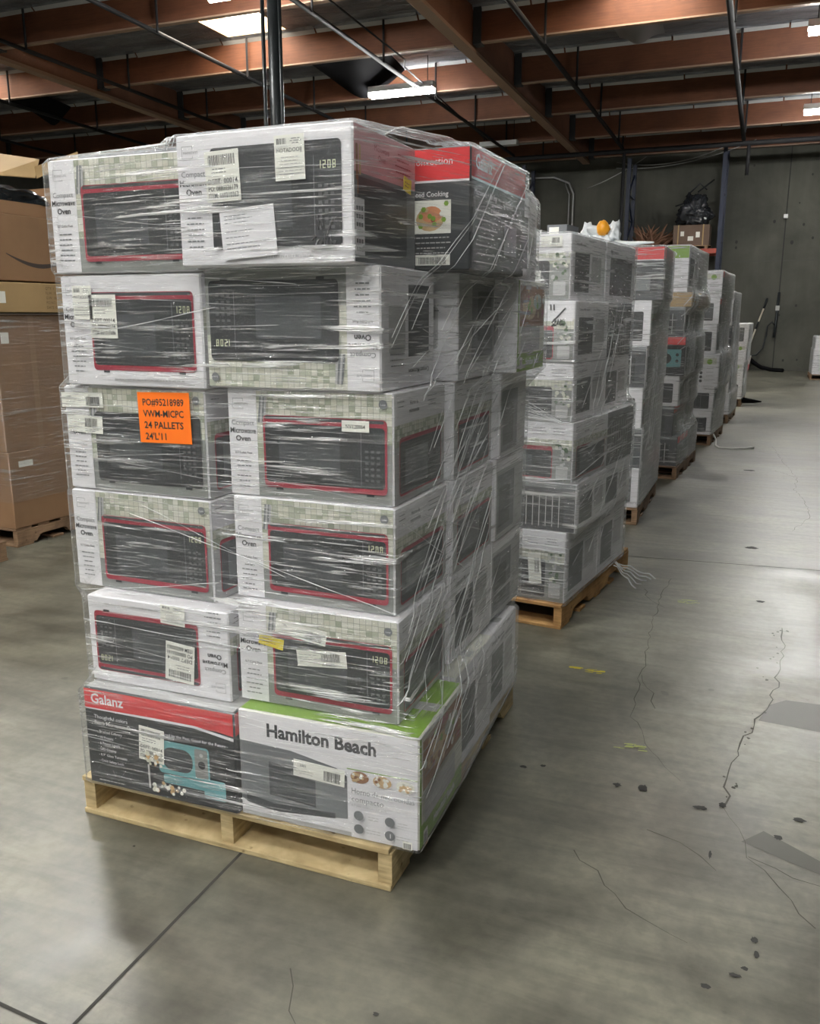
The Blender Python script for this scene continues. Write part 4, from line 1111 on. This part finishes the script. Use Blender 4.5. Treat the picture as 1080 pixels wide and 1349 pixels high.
# ================================================================== PALLETS 4 to 7 and beyond
def far_load(key, x, y, yaw, pm, plabel, rows, ordw, wd=.48, dp=.60, fm=filmB):
    stack_frame(key, x, y, yaw); pallet(x, y, yaw, pm, plabel)
    z = .1235; grp = 'cartons on the %s pallet' % ordw
    for (h, xo, fr, sd, lab, body, w, cat) in rows:
        put(key, xo, .01, z + .0005, w, dp, h - .002, fr, sd, '%s, %s load' % (lab, ordw), grp, body=body)
        put(key, xo - .005, .015 + dp, z + .0005, w, 1.19 - dp, h - .002, d_none, d_spec if body == 'white' else d_none, 'rear carton behind the %s, %s load' % (lab.replace('carton', 'one').replace('box', 'one'), ordw), grp, body=body)
        z += h
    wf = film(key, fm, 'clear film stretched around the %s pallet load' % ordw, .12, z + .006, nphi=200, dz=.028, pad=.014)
    rd = random.Random(key * 3); L = []
    for k in range(16):
        s0 = wd + rd.uniform(0, .5); z0 = rd.uniform(.3, z - .5); L.append((s0, z0, s0 + .4, z0 + rd.uniform(.15, .5), .0028))
    for k in range(10):
        z0 = rd.uniform(.2, z - .1); L.append((.2, z0, wd, z0 + rd.uniform(-.04, .04), .0022))
    strands(key, wf, L)
    return z, wf
far_load(4, -.645, 8.227, R(-4), oldw, 'reddish wooden pallet under the fourth load', [
    (.275, -.01, d_dark, d_redside, 'dark slatted-print carton, bottom', 'black', .50, ''),
    (.275, -.06, d_dark, d_redside, 'dark carton under tilted film, second layer', 'black', .50, ''),
    (.275, -.03, d_whitebox, d_spec, 'white carton with oven picture, third layer', 'white', .48, ''),
    (.350, .005, d_teal, d_spec, 'black carton with teal retro oven', 'black', .50, ''),
    (.260, -.02, d_dark, d_spec, 'black and white carton, fifth layer', 'white', .48, ''),
    (.125, .03, d_none, d_none, 'flat brown kraft box', 'kraft2', .52, ''),
    (.400, -.015, d_hb_tall, d_spec, 'tall carton with bright green top', 'white', .235, '')], 'fourth')
_, w5 = far_load(5, -.477, 10.62, R(-4), oldw, 'brown wooden pallet under the fifth load', [
    (.270, -.01, d_whitebox, d_spec, 'white carton with oven picture, bottom', 'white', .48, ''),
    (.285, .0, d_whitebox, d_spec, 'white carton, second layer', 'white', .48, ''),
    (.370, .03, d_hbspec, d_spec, 'white carton with four round black icons', 'white', .50, ''),
    (.340, -.02, d_whitebox, d_spec, 'white carton, fourth layer', 'white', .48, ''),
    (.285, -.01, d_whiteleft, d_redside, 'white carton with dark picture, fifth layer', 'white', .48, ''),
    (.300, .0, d_hbspec, d_redside, 'white carton with green mark, top', 'white', .46, '')], 'fifth')
g = G(); pts = [(.0, .25, .10), (.05, .1, .06), (.07, -.05, .02), (.12, -.17, .01), (.25, -.2, .01), (.4, -.12, .012), (.48, -.05, .015)]
g.tube(pts, [.012, .010, .008, .008, .008, .009, .014], mat('film_cord', (.7, .7, .66), .4), 6); g.build('loose_film_tail', w5, smooth=True)
far_load(6, -.371, 12.95, R(-3), oldw, 'reddish wooden pallet under the sixth load', [
    (.300, .0, d_whiteleft, d_spec, 'white carton with narrow black picture, bottom', 'white', .50, ''),
    (.330, -.02, d_whiteleft, d_spec, 'white carton, second layer', 'white', .48, ''),
    (.290, -.03, d_whitebox, d_spec, 'white carton with oven picture, third layer', 'white', .48, ''),
    (.300, -.04, d_dark, d_spec, 'dark carton, fourth layer', 'black', .48, ''),
    (.460, -.05, d_hbspec, d_spec, 'tall white carton with round icons, top', 'white', .48, '')], 'sixth')
_, w7 = far_load(7, -.262, 15.5, R(-2), oldw, 'brown wooden pallet under the seventh load', [
    (.300, .0, d_whiteleft, d_spec, 'white carton, bottom', 'white', .48, ''),
    (.300, .0, d_hbspec, d_spec, 'white carton with icons, second layer', 'white', .48, ''),
    (.300, .02, d_hbspec, d_spec, 'white carton with icons, third layer', 'white', .48, ''),
    (.330, .03, d_whiteleft, d_spec, 'white carton, top', 'white', .48, '')], 'seventh')
g = G(); g.tube([(.03, .1, .10), (.1, .25, .08), (.2, .4, .06), (.30, .5, .05)], [.05, .04, .03, .01], blackm, 6); g.build('loose_black_film', w7, smooth=True)
far_load(8, 1.10 + 1.016, 22.8, 0, oldw, 'pallet at the right edge near the far wall', [
    (.30, 0, d_whiteleft, d_spec, 'white carton, bottom', 'white', .98, ''), (.30, 0, d_whiteleft, d_spec, 'white carton, middle', 'white', .98, ''), (.28, 0, d_whiteleft, d_spec, 'white carton, top', 'white', .96, '')], 'right-edge')

# ================================================================== brown cartons at the left
GRB = 'brown cartons stacked at the left'
stack_frame(9, -4.41, 4.12, R(-3))
pallet(-4.41, 4.12, R(-3), oldw, 'dark brown pallet under the brown cartons at the left')
def side_kraft(p, w, h): p.rect(w * .42, 0, w * .07, h, tape); p.rect(w * .06, h * .8, w * .1, h * .08, cream)
def side_qty(p, w, h):
    for i, s in enumerate(('QTY: 1', 'N.W: 15.5KGS', 'G.W: 18.8 KGS', 'PO.NO.: 1047725', 'DATE OF MFG: MAR 2024')):
        p.text(s, w * .40, h * (.80 - i * .17), h * .14, mat('carton_ink', (.12, .07, .03), .7), fit=w * .5)
    p.rect(0, h * .3, w * .08, h * .4, cream)
def side_smile(p, w, h):
    m = mat('smile_ink', (.05, .035, .03), .6); a = []; b_ = []
    for i in range(15):
        t = i / 14; x = w * (.12 + .60 * t); y = h * (.46 - .26 * math.sin(math.pi * (t * .85 + .06)) + .10 * t); th = h * .045 * math.sin(math.pi * t * .9 + .2)
        a.append((x, y + th / 2)); b_.append((x, y - th))
    p.poly(a + b_[::-1], m)
    p.poly([(w * .66, h * .44), (w * .75, h * .50), (w * .735, h * .30), (w * .715, h * .42)], m)
put(9, 0, 0, .1235, .95, 1.15, .50, d_kraft, side_kraft, 'large brown carton, bottom of the stack at the left', GRB, body='kraft', name='brown_carton', left=None)
put(9, -.01, 0, .624, .94, .62, .86, d_kraft, side_kraft, 'tall wrapped brown carton, middle front of the left stack', GRB, body='kraft', name='brown_carton')
put(9, -.02, .63, .624, .93, .52, .86, d_kraft, side_kraft, 'tall brown carton, middle rear of the left stack', GRB, body='kraft', name='brown_carton')
b = put(9, .02, .0, 1.500, .80, 1.0, .185, d_none, side_qty, 'light tan carton printed with quantity and weights, on the left stack', GRB, body='kraft2', name='brown_carton')
put(9, .0, .02, 1.695, .80, .95, .40, d_none, side_smile, 'brown carton with black smile arrow near the top left', GRB, body='kraft', name='brown_carton')
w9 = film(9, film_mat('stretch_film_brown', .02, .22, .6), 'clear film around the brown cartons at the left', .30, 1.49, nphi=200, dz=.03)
# open carton on top with dark contents
M9 = STACKS[9]['M']
e = empty('open_carton', on(M9, -.42, .50, 2.10), R(-3)); tag(e, 'open brown carton with raised flaps, top of the left stack', 'box')
g = G(); g.bbox((-.38, -.42, 0), (.38, .42, .006), kraft)
for a, b_ in (((-.38, -.42, 0), (-.374, .42, .20)), ((.374, -.42, 0), (.38, .42, .08)), ((-.38, -.42, 0), (.38, -.414, .08)), ((-.38, .414, 0), (.38, .42, .26))): g.bbox(a, b_, kraft)
g.build('carton_body', e)
for nm_, q in (('flap', [(.40, -.37, .22), (.42, -.08, .24), (.30, .08, .38), (-.1, -.15, .44)]), ('flap', [(.41, -.06, .24), (.42, .30, .40), (.39, .33, .46), (.39, -.05, .31)]), ('flap', [(.38, .1, .22), (.38, .42, .26), (.55, .36, .36), (.50, .12, .33)])):
    g = G(); v = [Vector(a) for a in q]; g.add(v + [a - Vector((0, 0, .006)) for a in v], [(0, 1, 2, 3), (7, 6, 5, 4), (0, 4, 5, 1), (1, 5, 6, 2), (2, 6, 7, 3), (3, 7, 4, 0)], kraft2); g.build(nm_, e)
crumple('black_bag', on(M9, -.36, .42, 2.107), (.30, .34, .11), mat('glossy_black_bag', (.015, .018, .02), .2), 'glossy black bag inside the open carton', 'bag', 4, 4, .25)
crumple('red_bundle', on(M9, -.12, .82, 2.107), (.09, .07, .09), mat('dark_red_bundle', (.15, .02, .03), .4), 'small dark red bundle beside the black bag', 'bundle', 6, 3, .2)
pallet(-4.28, 2.66, R(-2), oldw, 'empty dark pallet at the left edge in front of the brown cartons')

# ================================================================== rack against the far wall
blue = mat('rack_blue', (.006, .012, .034), .5); rbeam = mat('rack_red', (.33, .05, .03), .45)
e = empty('pallet_rack', (0, 24.9, 0)); tag(e, 'blue storage rack with red beams against the far wall', 'rack')
FX = [-1.28, -3.68, -6.55, -9.4]
for fx in FX:
    ht = 5.55 if fx != FX[0] else 5.75
    for yy in (0, 1.05):
        g = G(); g.bbox((fx - .05, yy - .04, 0), (fx + .05, yy + .04, ht), blue); g.build('upright_post', e)
    g = G()
    z = .3; k = 0
    while z < ht - .6:
        a, b_ = (.04, 1.01) if k % 2 else (1.01, .04)
        g.beam((fx, a, z), (fx, b_, z + .62), .035, .035, blue); g.beam((fx, .04, z), (fx, 1.01, z), .035, .035, blue); z += .62; k += 1
    g.build('brace', e)
for i in range(3):
    for zl in (1.5, 3.14):
        for yy in (-.03, 1.08):
            g = G(); g.bbox((FX[i + 1] + .05, yy - .025, zl - .06), (FX[i] - .05, yy + .025, zl + .06), rbeam); g.build('beam', e)
        g = G(); g.bbox((FX[i + 1] + .07, 0, zl + .03), (FX[i] - .07, 1.05, zl + .058), mat('rack_decking', (.12, .08, .05), .8)); g.build('decking', e)
RZ = 3.20
# small pallet crate with dark carton, wrapped black bundle, dry palm fronds, tan carton
e = empty('strapped_carton', (-2.0, 25.35, RZ)); tag(e, 'dark brown strapped carton with white labels on the rack', 'box')
dk = carton_mat('dark_kraft', (.13, .085, .06))
g = G(); g.bbox((-.46, -.35, .10), (.46, .35, .62), dk); g.build('carton_body', e, bevel=.01)
g = G()
for x in (-.4, 0, .4): g.bbox((x - .04, -.37, 0), (x + .04, .37, .08), oldw)
g.bbox((-.5, -.37, .08), (.5, .37, .10), oldw); g.build('skid', e)
for x in (-.33, .30):
    g = G(); g.bbox((x - .015, -.36, .09), (x + .015, .36, .625), kraft2); g.build('strap', e)
g = G(); g.bbox((-.08, -.354, .22), (.06, -.351, .33), cream); g.bbox((.12, -.354, .30), (.22, -.351, .44), cream); g.bbox((-.27, -.354, .34), (-.18, -.351, .46), cream); g.build('shipping_label', e)
gb = mat('glossy_black_wrap', (.02, .022, .026), .12)
bun = crumple('wrapped_bundle', (-1.98, 25.35, RZ + .625), (.42, .33, .42), gb, 'glossy black plastic-wrapped bundle on top of the strapped carton', 'bundle', 12, 5, .45)
g = G(); g.tube([(-.25, 0, .75), (.1, -.1, 1.05), (.28, 0, .9)], .02, gb, 6); g.tube([(-.5, 0, .52), (-.2, 0, .6)], .018, gb, 6); g.tube([(.05, 0, .85), (.45, 0, 1.15)], .02, gb, 6); g.build('loose_end', bun, smooth=True)
frond = mat('dry_frond', (.17, .085, .05), .8)
g = G(); rd = random.Random(3)
for k in range(60):
    a = rd.uniform(-.5, 1.0); x = -3.15 + rd.uniform(-.25, .30); L_ = rd.uniform(.45, .95); y = 25.2 + rd.uniform(-.2, .5)
    pts = [(x + math.sin(a) * L_ * t + .1 * t * t * (1 if a > 0 else -1), y + .05 * math.sin(k), RZ + .01 + math.cos(a) * L_ * t * (1 - .25 * t)) for t in (0, .35, .7, 1)]
    g.tube(pts, [.02, .035, .028, .004], frond, 4)
tag(g.build('dried_fronds'), 'bundle of dried brown palm fronds lying on the rack', 'plant', kind='stuff')
g = G(); g.bbox((-.4, -.3, 0), (.18, .3, .95), kraft2); g.bbox((-.39, -.303, .4), (.17, -.3, .44), tape)
o = g.build('tan_carton', bevel=.01); o.location = (-6.95, 25.3, RZ); tag(o, 'tall tan carton on the rack beside the left blue frame', 'box')

# mop bucket, mop, hoses at the wall
e = empty('mop_bucket', (-.48, 25.6, 0)); tag(e, 'clear and red bucket on the floor at the far wall', 'bucket')
def frustum(g, z0, z1, a0, a1, m, d0=None, d1=None):
    d0 = d0 or a0; d1 = d1 or a1
    v = [(-a0, -d0, z0), (a0, -d0, z0), (a0, d0, z0), (-a0, d0, z0), (-a1, -d1, z1), (a1, -d1, z1), (a1, d1, z1), (-a1, d1, z1)]
    g.add(v, [(3, 2, 1, 0), (4, 5, 6, 7), (0, 1, 5, 4), (1, 2, 6, 5), (2, 3, 7, 6), (3, 0, 4, 7)], m)
g = G(); frustum(g, .03, .20, .17, .19, mat('bucket_red', (.38, .09, .10), .4)); g.build('base', e, bevel=.01)
g = G(); frustum(g, .20, .42, .19, .22, mat('bucket_grey', (.40, .38, .37), .4)); g.build('tub', e, bevel=.01)
g = G(); g.tube([(-.1, 0, .4), (.0, 0, .62), (.1, 0, .4)], .012, steel, 6); g.build('handle', e, smooth=True)
e2 = empty('mop', (-.42, 25.75, .42)); tag(e2, 'long-handled mop leaning at the far wall beside the bucket', 'mop')
g = G(); g.tube([(0, 0, 0), (.36, .35, 1.25)], .022, mat('mop_handle', (.55, .50, .40), .4), 8); g.build('shaft', e2, smooth=True)
g = G(); g.tube([(.36, .35, 1.25), (.43, .42, 1.52)], .032, steel, 8); g.build('grip', e2, smooth=True)
g = G(); g.tube([(.20, .195, .70), (.26, .25, .90)], .03, steel, 8); g.build('collar', e2, smooth=True)
crumple('rag_pile', (-.78, 25.95, 0), (.16, .14, .36), mat('dark_rag', (.03, .03, .035), .5), 'dark rags with white patches heaped behind the bucket', 'rags', 21, 4, .3)
g = G(); g.tube([(-.75, 26.0, .55), (-.5, 26.1, .5), (-.2, 26.05, .22), (.0, 25.95, .1), (.25, 25.8, .05), (.55, 25.5, .05)], .055, blackm, 8)
tag(g.build('black_hose', smooth=True), 'thick black hose lying along the foot of the far wall', 'hose')
g = G(); g.tube([(.30, 26.25, 2.1), (.28, 26.22, 1.2), (.26, 26.2, .9)], .035, steel, 8)
g.tube([(.28, 26.22, 1.2), (.18, 26.15, 1.32), (.08, 26.15, 1.2), (.06, 26.15, .9), (.0, 26.12, .6), (-.15, 26.1, .42), (-.35, 26.0, .4)], .022, steel, 8)
tag(g.build('wall_cable', smooth=True), 'black cable looping from the wall joint to the floor', 'cable')
g = G(); g.bbox((.24, 26.2, 4.02), (.34, 26.3, 4.12), galv); g.bbox((.24, 26.2, 1.62), (.34, 26.3, 1.75), galv)
tag(g.build('junction_clip'), 'small grey clips on the wall joint', 'clip')
bpy.context.view_layer.update()
